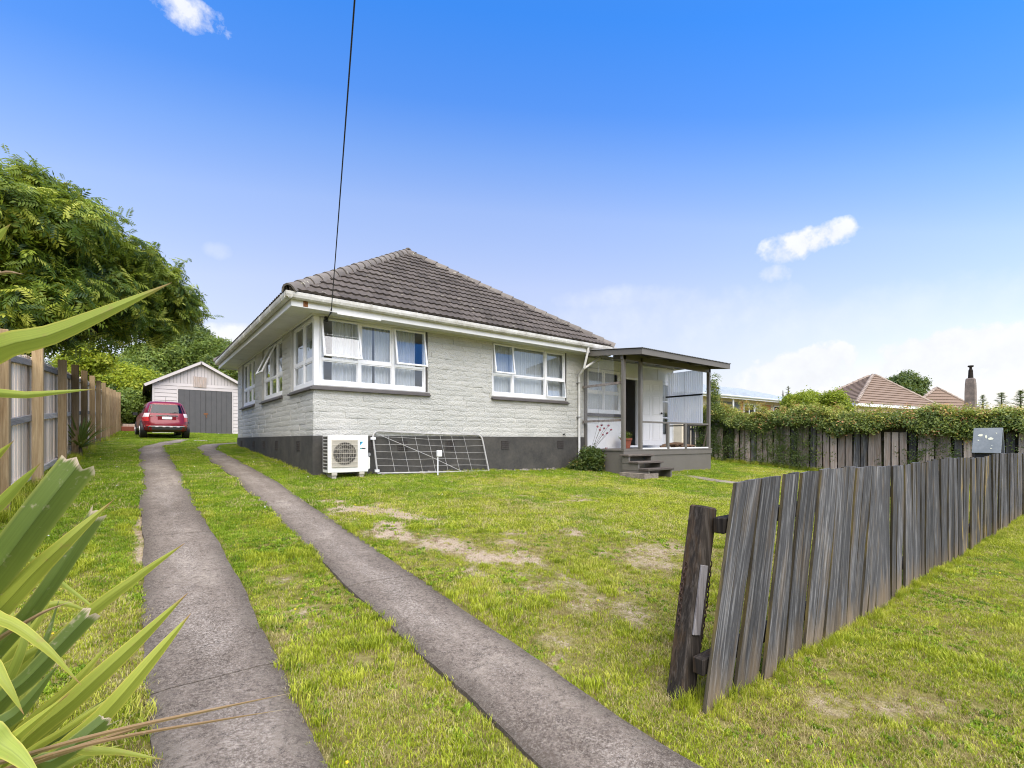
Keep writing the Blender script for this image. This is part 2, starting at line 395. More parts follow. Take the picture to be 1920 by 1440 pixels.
def concrete():
    n = NT('worn_driveway_concrete'); p = n.pos()
    big = n.noise(n.map(p, (1.4, .8, 1)), 0.9, 5, .65); med = n.noise(p, 6, 6, .7); fine = n.noise(p, 70, 4, .7); grit = n.noise(p, 260, 3, .7); agg = n.vor(p, 120)
    c = n.ramp(n.math('ADD', n.math('MULTIPLY', big, .6), n.math('MULTIPLY', med, .5)), [(.40, (.082,.063,.048)), (.55, (.155,.125,.10)), (.70, (.28,.237,.19))])
    sp = n.ramp(n.math('ADD', n.math('MULTIPLY', fine, .5), n.math('MULTIPLY', grit, .5)), [(.46, 0.0), (.60, 1.0)]); c = n.mix(n.math('MULTIPLY', sp, .60), c, (.39,.34,.28))
    dk = n.ramp(n.math('ADD', n.math('MULTIPLY', n.noise(p, 30, 5, .7), .55), n.math('MULTIPLY', grit, .45)), [(.40, 1.0), (.50, 0.0)]); c = n.mix(n.math('MULTIPLY', dk, .70), c, (.038,.029,.024))
    ed_ = n.ramp(n.math('ADD', n.attr('edge'), n.math('MULTIPLY', n.math('SUBTRACT', med, .5), .9)), [(.55, 0.0), (.95, 1.0)]); c = n.mix(n.math('MULTIPLY', ed_, .55), c, (.055,.045,.034))
    wr_ = n.ramp(n.math('ADD', n.math('MULTIPLY', n.attr('edge'), -.35), n.noise(n.map(p, (2.2, 1.1, 1)), 1.0, 5, .7)), [(.36, 0.0), (.56, 1.0)]); c = n.mix(n.math('MULTIPLY', n.math('MULTIPLY', wr_, sp), .5), c, (.52,.46,.39))
    pk = n.ramp(agg, [(.10, 1.0), (.2, 0.0)]); c = n.mix(n.math('MULTIPLY', pk, .30), c, (.50,.455,.41))
    return n.pbr(c, .92, bump=n.bump(n.math('ADD', fine, n.math('ADD', n.math('MULTIPLY', agg, .6), grit)), .7, .008), spec=.15)
M['concrete'] = concrete()

def leaf(name, stops, trans=.35, rough=.45, tip=None):
    """foliage: colour picked by each twig's own tint"""
    n = NT(name); a = n.attr('tint')
    c = n.ramp(a, stops)
    p = n.n('ShaderNodeBsdfPrincipled'); n.set(p.inputs['Base Color'], c); p.inputs['Roughness'].default_value = rough; p.inputs['Specular IOR Level'].default_value = .3
    t = n.n('ShaderNodeBsdfTranslucent'); n.set(t.inputs[0], n.mix(.5, c, (.30,.36,.04)))
    m = n.n('ShaderNodeMixShader'); m.inputs[0].default_value = trans
    n.t.links.new(p.outputs[0], m.inputs[1]); n.t.links.new(t.outputs[0], m.inputs[2])
    return n.surf(m.outputs[0])
M['leaf_wisteria'] = leaf('wisteria_foliage', [(0, (.022,.055,.008)), (.35, (.075,.135,.014)), (.7, (.24,.31,.028)), (1, (.50,.52,.08))], .4)
M['leaf_dark'] = leaf('dark_foliage', [(0, (.03,.06,.016)), (.6, (.085,.135,.025)), (1, (.19,.24,.045))])
M['leaf_mid'] = leaf('mid_foliage', [(0, (.07,.12,.02)), (.6, (.17,.24,.04)), (1, (.31,.36,.07))])
M['leaf_lime'] = leaf('lime_foliage', [(0, (.13,.19,.015)), (.6, (.31,.38,.025)), (1, (.50,.50,.04))], .45)
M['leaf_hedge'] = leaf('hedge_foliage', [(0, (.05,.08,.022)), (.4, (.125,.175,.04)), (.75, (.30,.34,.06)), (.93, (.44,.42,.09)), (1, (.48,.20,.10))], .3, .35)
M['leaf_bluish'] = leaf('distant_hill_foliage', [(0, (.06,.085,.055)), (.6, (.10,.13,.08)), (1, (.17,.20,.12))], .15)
M['leaf_rose'] = leaf('rose_foliage', [(0, (.03,.06,.015)), (.6, (.08,.12,.025)), (.9, (.18,.18,.04)), (1, (.25,.16,.05))], .3)
# ------------------------------------------------------------------ ground
GP = [(-400,-3), (-60,-.6), (-12,-.08), (-9.7,-.02), (-8.3,0), (0,.73), (8.6,1.22), (15.85,1.45), (21.8,1.8), (40,2.6), (400,6), (3000,10)]
def ground_z(x, y):
    x = np.asarray(x, dtype=float); y = np.asarray(y, dtype=float)
    b = np.interp(y, [p[0] for p in GP], [p[1] for p in GP])
    w = np.clip((y+8.3)/8.3, 0, 1)
    return b - .0155*np.clip(x, 0, 7.3)*w
def gz(x, y): return float(ground_z(x, y))
def on_ground(px, py):
    d = ray(px, py); t = .3
    while t < 500:
        p = CAM + d*t
        if p.z < gz(p.x, p.y): return Vector((p.x, p.y, gz(p.x, p.y)))
        t *= 1.006
    return p
def lump(x, y):
    return (.012*np.sin(x*2.1+y*.7)+.010*np.sin(y*2.9-x*1.3)+.006*np.sin(x*5.3+1)*np.sin(y*4.7))

# driveway strips (X limits of the straight run; both swing right at the far end)
def strip_edges(xl, xr, bend):
    """centre line of a strip as (x, y) points and its half width"""
    P = []
    for y in np.arange(-16, bend[0][1], .5): P.append(((xl+xr)/2, y))
    P += bend
    return P, (xr-xl)/2
STRIPS = [strip_edges(-2.63, -2.03, [(-2.32, 7.2), (-2.24, 8.6), (-2.05, 10.0), (-1.75, 11.6), (-1.40, 13.3), (-1.15, 15.0)]),
          strip_edges(-1.32, -.76, [(-1.04, 6.8), (-.98, 7.8), (-.80, 8.9), (-.42, 10.0), (.20, 10.9), (1.2, 11.6), (2.6, 12.0), (4.5, 12.1)])]
def resample(P, step):
    P = np.array(P, dtype=float); d = np.r_[0, np.cumsum(np.hypot(*np.diff(P, axis=0).T))]
    q = np.arange(0, d[-1], step); return np.c_[np.interp(q, d, P[:,0]), np.interp(q, d, P[:,1])]
STRIP_PTS = []
for P, hw in STRIPS: STRIP_PTS.append((resample(P, .1), hw))
def strip_dist(x, y):
    """signed distance outside the concrete strips"""
    best = np.full(np.shape(x), 1e3)
    for P, hw in STRIP_PTS:
        for s in range(0, len(x), 20000):
            xs, ys = x[s:s+20000], y[s:s+20000]
            m = np.full(len(xs), 1e3)
            for k in range(0, len(P), 25):
                Q = P[max(k-1,0):k+26]
                near = (ys > Q[:,1].min()-3) & (ys < Q[:,1].max()+3) & (xs > Q[:,0].min()-3) & (xs < Q[:,0].max()+3)
                if not near.any(): continue
                d = np.hypot(xs[near][:,None]-Q[None,:,0], ys[near][:,None]-Q[None,:,1]).min(1)
                m[near] = np.minimum(m[near], d)
            best[s:s+20000] = np.minimum(best[s:s+20000], m-hw)
    return best

# bare and dry patches of the lawn: (photo x, y, half width, half height, strength)
PATCH_PX = [(690,960,95,26,1.0), (745,985,60,22,1.0), (870,1022,90,24,.95), (930,1050,70,22,.9), (820,1000,50,14,.8), (1040,935,60,14,.75), (1130,1000,150,16,.65), (1190,1025,110,22,.6),
            (1230,1045,70,24,.6), (1060,1085,120,30,.55), (1150,1130,90,34,.55), (1180,1160,70,30,.7), (1060,1195,50,18,.5), (1240,1010,60,18,.5), (530,1085,30,14,.5), (560,1145,45,16,.55), (545,1190,40,16,.6),
            (590,1165,50,14,.5), (680,1240,55,22,.45), (760,1290,50,18,.45), (640,1290,50,18,.4), (262,1010,14,50,.8), (265,1210,22,60,.8), (240,1290,35,40,.6), (1650,1250,150,40,.55), (1760,1200,110,28,.5), (1700,1330,170,36,.5),
            (1850,1290,60,30,.5), (1560,1300,90,22,.35), (1480,1400,120,25,.35), (1800,1130,70,22,.35), (730,1400,40,14,.6), (1000,900,120,8,.3), (1200,960,90,9,.45), (1050,1240,60,14,.5), (1320,1200,40,20,.4), (1880,1400,80,30,.5)]
PATCH = []
for (x_, y_, rx, ry, s_) in PATCH_PX:
    c = on_ground(x_, y_); a = on_ground(x_+rx, y_); b = on_ground(x_, y_-ry); b2 = on_ground(x_, y_+ry)
    U = a-c; V = (b-b2)/2
    det = U.x*V.y-U.y*V.x
    PATCH.append((c.x, c.y, V.y/det, -V.x/det, -U.y/det, U.x/det, s_))
def vnoise(x, y, sc, seed=0):
    """cheap smooth value noise"""
    r = np.random.default_rng(seed); T = r.random((64, 64))
    X = x*sc+1000; Y = y*sc+1000; i = np.floor(X).astype(int); j = np.floor(Y).astype(int); fx = X-i; fy = Y-j
    fx = fx*fx*(3-2*fx); fy = fy*fy*(3-2*fy); g = lambda a, b: T[a % 64, b % 64]
    return (g(i,j)*(1-fx)+g(i+1,j)*fx)*(1-fy)+(g(i,j+1)*(1-fx)+g(i+1,j+1)*fx)*fy
def fbm(x, y, sc, seed=0): return .55*vnoise(x,y,sc,seed)+.3*vnoise(x,y,sc*2.3,seed+1)+.15*vnoise(x,y,sc*5.1,seed+2)
def bare(x, y):
    b = np.zeros(np.shape(x))
    nzz = fbm(x, y, 3.0, 3)-.5
    for cx, cy, a, b_, c, d, s_ in PATCH:
        u = (x-cx)*a+(y-cy)*b_; v = (x-cx)*c+(y-cy)*d
        b = np.maximum(b, s_*.85*np.clip((1.2-(u*u+v*v)*.8+nzz*3.6)*.8, 0, 1))
    return b
def dry(x, y):
    """broad yellowing of the lawn"""
    return np.clip((fbm(x, y, .55, 21)-.42)*3.2, 0, 1)*np.clip(1.2-np.clip((y+2)/9, 0, 1), .15, 1)

def axis(fine0, fine1, step, lo, hi):
    a = list(np.arange(fine0, fine1, step)); s = step; v = fine1
    while v < hi: a.append(v); s *= 1.35; v += s
    a.append(hi); s = step*1.35; v = fine0-s; pre = []
    while v > lo: pre.append(v); s *= 1.35; v -= s
    pre.append(lo); return np.array(pre[::-1]+a)
gx = axis(-6, 14, .14, -2500, 2500); gy = axis(-11, 16, .14, -400, 3000)
XX, YY = np.meshgrid(gx, gy); xf, yf = XX.ravel(), YY.ravel()
near = (np.abs(xf) < 40) & (yf > -20) & (yf < 40)
zf = ground_z(xf, yf) + np.where(near, lump(xf, yf), 0)
sdst = np.full(len(xf), 5.0); sdst[near] = strip_dist(xf[near], yf[near])
zf = np.where(sdst < .02, ground_z(xf, yf)-.014, zf+.0)
nx, ny = len(gx), len(gy)
idx = np.arange(nx*ny).reshape(ny, nx)
F = np.stack([idx[:-1,:-1], idx[:-1,1:], idx[1:,1:], idx[1:,:-1]], -1).reshape(-1, 4)
barev = np.where(near, bare(xf, yf), 0); dryv = dry(xf, yf)

def ground_mat():
    n = NT('lawn_soil_and_thatch'); p = n.pos()
    b = n.attr('bare'); d = n.attr('tint')
    f = n.noise(p, 30, 5, .65); m = n.noise(p, 5, 4, .6)
    green = n.ramp(n.math('ADD', n.math('MULTIPLY', f, .6), n.math('MULTIPLY', m, .4)), [(.3, (.07,.075,.014)), (.55, (.18,.18,.035)), (.75, (.36,.33,.11))])
    straw = n.ramp(f, [(.3, (.17,.12,.05)), (.7, (.36,.29,.14))])
    c = n.mix(n.math('MULTIPLY', d, .55), green, straw)
    b = n.ramp(n.math('ADD', b, n.math('MULTIPLY', n.math('SUBTRACT', n.math('ADD', n.math('MULTIPLY', n.noise(p, 9, 5, .7), .6), n.math('MULTIPLY', n.noise(p, 45, 3, .6), .4)), .5), 1.5)), [(.30, 0.0), (.62, 1.0)])
    soil = n.ramp(n.noise(p, 70, 4, .7), [(.3, (.18,.13,.085)), (.5, (.38,.295,.205)), (.68, (.55,.46,.35))])
    c = n.mix(n.math('MULTIPLY', b, 1.0, clamp=True), c, soil)
    return n.pbr(c, .95, bump=n.bump(n.math('ADD', f, n.noise(p, 130, 3)), .8, .02), spec=.1)
M['ground'] = ground_mat()
lawn = np_mesh('ground', np.c_[xf, yf, zf], F, M['ground'], tint=dryv, smooth=True, loc=(0, 0, 0))
ab = lawn.data.attributes.new('bare', 'FLOAT', 'POINT'); ab.data.foreach_set('value', barev.astype(np.float32))
tag(lawn, kind='structure')

# concrete strips, cast in bays
for k, (P, hw) in enumerate(STRIP_PTS):
    dr = bpy.data.objects.new('driveway', None); COL.objects.link(dr); dr.location = (P[0][0], P[0][1], gz(*P[0])); WL[dr.name] = dr.location.copy()
    dr['kind'] = 'structure'
    T = np.gradient(P, axis=0); T /= np.hypot(T[:,0], T[:,1])[:,None]; Nn = np.c_[T[:,1], -T[:,0]]
    bay = 31 if k == 0 else 34
    for s in range(0, len(P)-3, bay):
        e = min(s+bay, len(P)-1)
        V = []; cross = 7
        for i in range(s, e+1):
            q = P[i].copy()
            if i == s and s > 0: q = q + T[i]*.012
            wig = .007*math.sin(i*.55+k*2)+.003*math.sin(i*1.9+k)+.012*math.sin(i*.14)
            wig2 = .007*math.sin(i*.47+k*3+2)+.003*math.sin(i*1.7+k*2)+.012*math.sin(i*.12+1)
            for j in range(cross):
                w = -hw-wig + (2*hw+wig+wig2)*j/(cross-1)
                x, y = q + Nn[i]*w
                z = gz(x, y) + .022 + .006*math.sin(x*3+y*1.1) - (.012 if j in (0, cross-1) else 0)
                V.append((x, y, z))
        n_ = e-s+1
        F_ = [(i*cross+j, i*cross+j+1, (i+1)*cross+j+1, (i+1)*cross+j) for i in range(n_-1) for j in range(cross-1)]
        # skirts down into the soil
        ring = [i*cross for i in range(n_)] + [(n_-1)*cross+j for j in range(1, cross)] + [i*cross+cross-1 for i in range(n_-2, -1, -1)] + [j for j in range(cross-2, 0, -1)]
        b0 = len(V); V += [(V[i][0], V[i][1], V[i][2]-.09) for i in ring]
        F_ += [(ring[i], ring[(i+1)%len(ring)], b0+(i+1)%len(ring), b0+i) for i in range(len(ring))]
        mb = MB(); mb.v = V; mb.f = F_
        sb_ = build(mb, 'slab', M['concrete'], dr, smooth=True)
        ev = [abs(j-(cross-1)/2)/((cross-1)/2) for i in range(n_) for j in range(cross)]; ev += [1.0]*(len(V)-len(ev))
        sb_.data.attributes.new('edge', 'FLOAT', 'POINT').data.foreach_set('value', ev)

# front path, sunk and half overgrown, from the steps towards the street
pth = MB()
pa = [on_ground(1262, 889), on_ground(1300, 895), on_ground(1345, 902), on_ground(1385, 907)]
for a, b in zip(pa, pa[1:]):
    d = (b-a).normalized(); s_ = Vector((-d.y, d.x, 0))*.22
    q = [a-s_, b-s_, b+s_, a+s_]
    pth.hexa([(p.x, p.y, gz(p.x, p.y)-.08) for p in q]+[(p.x, p.y, gz(p.x, p.y)+.012) for p in q])
tag(build(pth, 'path', M['concrete']), kind='structure')

# ---- grass -------------------------------------------------------------
def grass_mat(name, g0, g1, g2, straw):
    n = NT(name); p = n.pos(); r = n.rnd()
    big = n.noise(p, .55, 3); med = n.noise(p, 3.2, 3)
    k = n.math('ADD', n.math('MULTIPLY', r, .42), n.math('ADD', n.math('MULTIPLY', med, .42), n.math('MULTIPLY', big, .22)))
    c = n.ramp(k, [(.25, g0), (.52, g1), (.8, g2)])
    dr_ = n.ramp(n.math('ADD', n.math('MULTIPLY', n.noise(p, 1.1, 4, .6), .7), n.math('MULTIPLY', r, .3)), [(.54, 0.0), (.70, 1.0)])
    c = n.mix(n.math('MULTIPLY', dr_, .45), c, straw)
    b = n.n('ShaderNodeBsdfPrincipled'); n.set(b.inputs['Base Color'], c); b.inputs['Roughness'].default_value = .5; b.inputs['Specular IOR Level'].default_value = .25
    t = n.n('ShaderNodeBsdfTranslucent'); n.set(t.inputs[0], c)
    m = n.n('ShaderNodeMixShader'); m.inputs[0].default_value = .35
    n.t.links.new(b.outputs[0], m.inputs[1]); n.t.links.new(t.outputs[0], m.inputs[2])
    return n.surf(m.outputs[0])
M['grass'] = grass_mat('lawn_grass', (.13,.18,.010), (.32,.375,.020), (.52,.54,.055), (.58,.51,.15))
M['grass_deep'] = grass_mat('deep_green_grass', (.075,.15,.006), (.19,.30,.012), (.34,.44,.03), (.44,.45,.07))
M['straw'] = grass_mat('dry_grass', (.30,.24,.09), (.46,.38,.16), (.58,.50,.25), (.54,.46,.24))
M['petal_white'] = paint('clover_petal', (.75,.75,.72), .6)
M['petal_yellow'] = paint('dandelion_petal', (.75,.55,.03), .6)
src = bpy.data.collections.new('grass_source')
def clump(name, blades, h0, h1, spread, width, lean, m, seed):
    r = random.Random(seed); V = []; F_ = []
    for _ in range(blades):
        a = r.random()*6.283; rad = spread*math.sqrt(r.random()); x, y = rad*math.cos(a), rad*math.sin(a)
        h = r.uniform(h0, h1); d = r.random()*6.283; ln = r.uniform(.2, 1)*lean*h; w = width*r.uniform(.6, 1.2); o = d+1.57
        dx, dy = math.cos(d), math.sin(d); wx, wy = math.cos(o)*w/2, math.sin(o)*w/2
        b = len(V)
        V += [(x-wx, y-wy, -.006), (x+wx, y+wy, -.006), (x+dx*ln*.35+wx*.85, y+dy*ln*.35+wy*.85, h*.6), (x+dx*ln*.35-wx*.85, y+dy*ln*.35-wy*.85, h*.6), (x+dx*ln, y+dy*ln, h)]
        F_ += [(b, b+1, b+2, b+3), (b+3, b+2, b+4)]
    me = bpy.data.meshes.new(name); me.from_pydata(V, [], F_); me.materials.append(m)
    o = bpy.data.objects.new(name, me); src.objects.link(o); return o
clump('clump_0', 24, .010, .026, .05, .0044, 1.0, M['grass'], 1)
clump('clump_1', 24, .010, .030, .05, .0048, 1.2, M['grass_deep'], 2)
clump('clump_2', 26, .022, .055, .055, .005, 1.0, M['grass'], 3)
clump('clump_3', 20, .010, .030, .06, .0036, 1.6, M['straw'], 4)
clump('clump_4', 36, .014, .036, .13, .011, 1.0, M['grass'], 5)
clump('clump_5', 26, .08, .20, .06, .006, .9, M['grass'], 6)
for nm, m_ in (('clump_6', M['petal_white']), ('clump_7', M['petal_yellow'])):
    q = MB(); q.disc((0,0,.045), (.2,.1,1), .011, .012, 7); me = bpy.data.meshes.new(nm); me.from_pydata(q.v, [], q.f); me.materials.append(m_)
    src.objects.link(bpy.data.objects.new(nm, me))

clump('clump_8', 36, .014, .036, .13, .011, 1.0, M['grass_deep'], 8)
clump('clump_9', 16, .014, .036, .05, .018, 1.7, M['grass_deep'], 9)
M['dead_grass'] = grass_mat('dead_brown_grass', (.13,.085,.04), (.24,.16,.075), (.36,.26,.13), (.40,.29,.15))
clump('clump_a', 22, .008, .026, .06, .004, 1.8, M['dead_grass'], 10)
def scatter(t0, t1, dens):
    """random ground points between two viewing depths, wider than the view"""
    n_ = int(dens*1.25*(t1*t1-t0*t0)*1.1)
    t = np.sqrt(nr.random(n_)*(t1*t1-t0*t0)+t0*t0); u = (nr.random(n_)*2-1)*1.25
    return CAM.x+t*(u*CT+ST), CAM.y+t*(-u*ST+CT), t
HOUSE_BOX = [(-.02, 7.4, -.02, 9), (7.2, 11.6, -1.55, 9), (-2.6, 2.6, 21.6, 28)]
def inside_any(x, y):
    m = np.zeros(len(x), bool)
    for a, b, c, d in HOUSE_BOX: m |= (x > a) & (x < b) & (y > c) & (y < d)
    return m
def grass_points():
    out = []
    for t0, t1, dens, big in ((1.2, 3.5, 1350, 0), (3.5, 6, 950, 0), (6, 10, 480, 1), (10, 16, 220, 1), (16, 30, 70, 1)):
        x, y, t = scatter(t0, t1, dens)
        sdd = strip_dist(x, y); b = bare(x, y); d = dry(x, y)
        edge = (fbm(x, y, 4.0, 9)-.5)*.14
        keep = (sdd > .005+edge*.3) & ~inside_any(x, y) & (nr.random(len(x)) > np.clip(b*1.0+(fbm(x, y, 7.0, 91)-.5)*1.6*(b > .05), 0, .86)) & ~((x > 16.5) | (x < -8))
        x, y, t, sdd, b, d = (q[keep] for q in (x, y, t, sdd, b, d))
        n_ = len(x); r_ = nr.random(n_); tuft = fbm(x, y, 1.9, 31)
        lush = fbm(x, y, .9, 51)+np.clip((y+4.5)*.11, -.14, .40)-.30*d
        deep = (nr.random(n_) < np.clip((lush-.38)*3.0, .05, .95))
        ind = np.where(deep, 8, 4) if big else np.where(deep, 1, 0)
        if not big:
            ind = np.where(tuft+.25*r_ > .84, 2, ind); ind = np.where((fbm(x, y, 2.7, 61) > .60) & (nr.random(n_) < .55), 9, ind)
        ind = np.where((nr.random(n_) < .07+.32*d*np.clip(1-.12*(y+6), .15, 1)+.35*b), 3, ind)
        s = (.62+.48*nr.random(n_))*(1+.30*(tuft-.5)); s = np.where(b > .3, s*.7, s)
        if big: s = np.where(ind == 3, s*1.9, s*(1+.2*(t/10-1)))
        ind = np.where((nr.random(n_) < np.where(y < -4, .10, .03)+.16*b+.10*(fbm(x, y, 1.4, 77) > .60)), 10, ind); s = np.where((ind == 10) & bool(big), s*1.9, s)
        fl = nr.random(n_)
        ind = np.where((fl < .0012) & (y > -4), 6, ind); ind = np.where((fl > .9995), 7, ind); s = np.where(ind >= 6, (.5+t*.03), s)
        out.append((x, y, ind, s))
    # verge beside and behind the viewer
    n_ = 34000; x = nr.uniform(-6, 9, n_); y = nr.uniform(-13.5, -8.45, n_); u = (x-CAM.x)*CT-(y-CAM.y)*ST; t = (x-CAM.x)*ST+(y-CAM.y)*CT
    k_ = ((t < 1.2) | (np.abs(u) > 1.25*t)) & (strip_dist(x, y) > .01); x, y = x[k_], y[k_]
    out.append((x, y, np.where(nr.random(len(x)) < .4, 8, 4), .7+.5*nr.random(len(x))))
    # longer, rank growth against posts and walls
    def line(p0, p1, n_, wid, tall):
        k = nr.random(n_); x = p0[0]+(p1[0]-p0[0])*k+nr.normal(0, wid, n_); y = p0[1]+(p1[1]-p0[1])*k+nr.normal(0, wid, n_)
        return (x, y, np.full(n_, 5), tall*(.5+.7*nr.random(n_)))
    out.append(line((-.4, -8.33), (10.6, -8.33), 800, .05, .38)); out.append(line((-.45, -8.22), (.2, -8.2), 50, .06, .5))
    out.append(line((-3.84, -2.5), (-3.6, 20), 500, .10, .9)); out.append(line((14.9, -8), (14.9, .5), 400, .06, .9))
    out.append(line((.1, -.12), (7, -.10), 260, .06, .35)); out.append(line((-.08, .2), (-.08, 8.7), 260, .05, .4)); out.append(line((8.2, -1.62), (11.3, -1.62), 120, .04, .35))
    return [np.concatenate([o[i] for o in out]) for i in range(4)]
gxp, gyp, gi, gs = grass_points()
gzp = ground_z(gxp, gyp)+lump(gxp, gyp)
me = bpy.data.meshes.new('grass'); me.vertices.add(len(gxp)); me.vertices.foreach_set('co', np.c_[gxp, gyp, gzp].astype(np.float32).ravel())
for nm, ty, dat in (('ind', 'INT', gi.astype(np.int32)), ('scl', 'FLOAT', gs.astype(np.float32)), ('rz', 'FLOAT', (nr.random(len(gxp))*6.283).astype(np.float32))):
    a = me.attributes.new(nm, ty, 'POINT'); a.data.foreach_set('value', dat)
grass = link('grass', me); tag(grass, 'short patchy lawn grass with dry straw and small white clover flowers', 'grass', kind='stuff')
ng = bpy.data.node_groups.new('grass_scatter', 'GeometryNodeTree')
ng.interface.new_socket('Geometry', in_out='INPUT', socket_type='NodeSocketGeometry'); ng.interface.new_socket('Geometry', in_out='OUTPUT', socket_type='NodeSocketGeometry')
gi_, go_ = ng.nodes.new('NodeGroupInput'), ng.nodes.new('NodeGroupOutput')
ci = ng.nodes.new('GeometryNodeCollectionInfo'); ci.inputs['Collection'].default_value = src; ci.inputs['Separate Children'].default_value = True; ci.inputs['Reset Children'].default_value = True
ip = ng.nodes.new('GeometryNodeInstanceOnPoints'); ip.inputs['Pick Instance'].default_value = True
def na(nm, ty):
    q = ng.nodes.new('GeometryNodeInputNamedAttribute'); q.data_type = ty; q.inputs[0].default_value = nm; return q.outputs['Attribute']
cx = ng.nodes.new('ShaderNodeCombineXYZ'); ng.links.new(na('rz', 'FLOAT'), cx.inputs[2])
ng.links.new(gi_.outputs[0], ip.inputs['Points']); ng.links.new(ci.outputs[0], ip.inputs['Instance']); ng.links.new(na('ind', 'INT'), ip.inputs['Instance Index'])
ng.links.new(cx.outputs[0], ip.inputs['Rotation']); ng.links.new(na('scl', 'FLOAT'), ip.inputs['Scale']); ng.links.new(ip.outputs[0], go_.inputs[0])
grass.modifiers.new('scatter', 'NODES').node_group = ng
print('grass clumps', len(gxp))
# ------------------------------------------------------------------ house
house = thing('house', (3.6, 4.3, .7), 'single storey pale painted brick house with dark plinth, hipped tile roof and side porch', 'house')
PZ, SZ = 1.495, 3.825                    # plinth top, soffit
HX, HY = 7.34, 8.75                      # wall extents
OPEN_F = [(0.0, 2.43, 2.47, SZ+.02), (4.17, 6.66, 2.49, SZ+.02)]
OPEN_L = [(0.0, 1.70, 2.47, SZ+.02), (2.52, 4.78, 2.47, SZ+.02), (5.82, 7.93, 2.47, SZ+.02)]
def PF(a, d, z): return (a, d, z)        # front wall: along X, depth into Y
def PL(a, d, z): return (d, a, z)        # left wall: along Y, depth into X
def abox(mb, P, a0, a1, d0, d1, z0, z1):
    p, q = P(a0, d0, z0), P(a1, d1, z1); mb.box(p[0], q[0], p[1], q[1], p[2], q[2])
def panel_wall(mb, P, a0, a1, z0, z1, d0, d1, openings):
    cuts = sorted({a0, a1, *[min(max(v, a0), a1) for o in openings for v in o[:2]]})
    for c0, c1 in zip(cuts, cuts[1:]):
        if c1-c0 < 1e-4: continue
        mid = (c0+c1)/2; hs_ = sorted((o[2], o[3]) for o in openings if o[0] < mid < o[1]); z = z0
        for b0, b1 in hs_:
            if b0 > z: abox(mb, P, c0, c1, d0, d1, z, min(b0, z1))
            z = max(z, b1)
        if z < z1: abox(mb, P, c0, c1, d0, d1, z, z1)
# brick pieces: a few rock-faced shapes, stretched to fit
def brick_mesh(seed):
    r = random.Random(seed); nx_, nz_ = 6, 3; V = []; F_ = []
    for j in range(nz_+1):
        for i in range(nx_+1):
            ed = i in (0, nx_) or j in (0, nz_)
            x = i/nx_-.5 + (0 if i in (0, nx_) else r.uniform(-.05, .05)); z = j/nz_-.5+(0 if j in (0, nz_) else r.uniform(-.1, .1))
            V.append((x, -.0005 + r.uniform(0, .0025) if ed else -r.uniform(.0015, .0075), z))
    F_ += [(j*(nx_+1)+i, j*(nx_+1)+i+1, (j+1)*(nx_+1)+i+1, (j+1)*(nx_+1)+i) for j in range(nz_) for i in range(nx_)]
    b = len(V); V += [(-.5, .04, -.5), (.5, .04, -.5), (.5, .04, .5), (-.5, .04, .5)]
    bot = list(range(nx_+1)); top = [nz_*(nx_+1)+i for i in range(nx_+1)]; lf = [j*(nx_+1) for j in range(nz_+1)]; rt = [j*(nx_+1)+nx_ for j in range(nz_+1)]
    F_ += [tuple(reversed(bot))+(b, b+1), tuple(top)+(b+2, b+3), tuple(lf)+(b+3, b), tuple(reversed(rt))+(b+1, b+2)]
    me = bpy.data.meshes.new('brick'); me.from_pydata(V, [], F_); fix_normals(me); me.materials.append(M['brick']); return me
BR = [brick_mesh(s) for s in range(9)]
def courses(a0, a1, openings, seed):
    r = random.Random(seed); out = []; n_ = 20; h = (SZ-PZ)/n_
    for k in range(n_):
        z0, z1 = PZ+k*h, PZ+(k+1)*h; zm = (z0+z1)/2; cur = a0-(.23 if k % 2 else 0)+r.uniform(-.03, .03); bs = []
        while cur < a1:
            L = r.choice((.44, .46, .48, .34, .50)); bs.append([max(cur, a0), min(cur+L, a1)]); cur += L
        for o0, o1, p0, p1 in openings:
            if not (p0-.03 < zm < p1): continue
            nb = []
            for s, e in bs:
                if e <= o0 or s >= o1: nb.append([s, e]); continue
                if s < o0: nb.append([s, o0])
                if e > o1: nb.append([o1, e])
            bs = nb
        out += [(s, e, z0, z1) for s, e in bs if e-s > .03]
    return out
def lay(wall, P, rotz, lst, budget):
    rest = MB(); cnt = 0
    for (s, e, z0, z1) in lst:
        me = rng.choice(BR); c = Vector(P((s+e)/2, rng.uniform(-.006, .006), (z0+z1)/2)); sc = (e-s-.002, 1.0, z1-z0-.002)
        fl = rng.choice((1, -1))
        if cnt < budget:
            link('brick', me, None, wall, c, (0, 0, rotz), (sc[0]*fl, sc[1], sc[2])); cnt += 1
        else:
            Mx = Matrix.Translation(c) @ Matrix.Rotation(rotz, 4, 'Z') @ Matrix.Diagonal((sc[0]*fl, sc[1], sc[2], 1))
            rest.add([Mx @ v.co for v in me.vertices], [tuple(p.vertices) for p in me.polygons])
    if rest.v: tag(build(rest, 'brick', M['brick'], wall), kind='stuff')
    return cnt
wf = MB(); panel_wall(wf, PF, .012, HX, PZ, SZ+.03, .012, .14, OPEN_F); wall_front = build(wf, 'wall', M['mortar'], house)
wl = MB(); panel_wall(wl, PL, .14, HY, PZ, SZ+.03, .012, .14, [(max(a, .14), b, c, d) for a, b, c, d in OPEN_L]); wall_left = build(wl, 'wall', M['mortar'], house)
bf = courses(0, HX, OPEN_F, 3); nb_ = lay(wall_front, PF, 0, bf, 300)
bl = sorted(courses(0, HY, OPEN_L, 5), key=lambda q: q[0]); lay(wall_left, PL, R(-90), bl, max(0, 300-nb_))
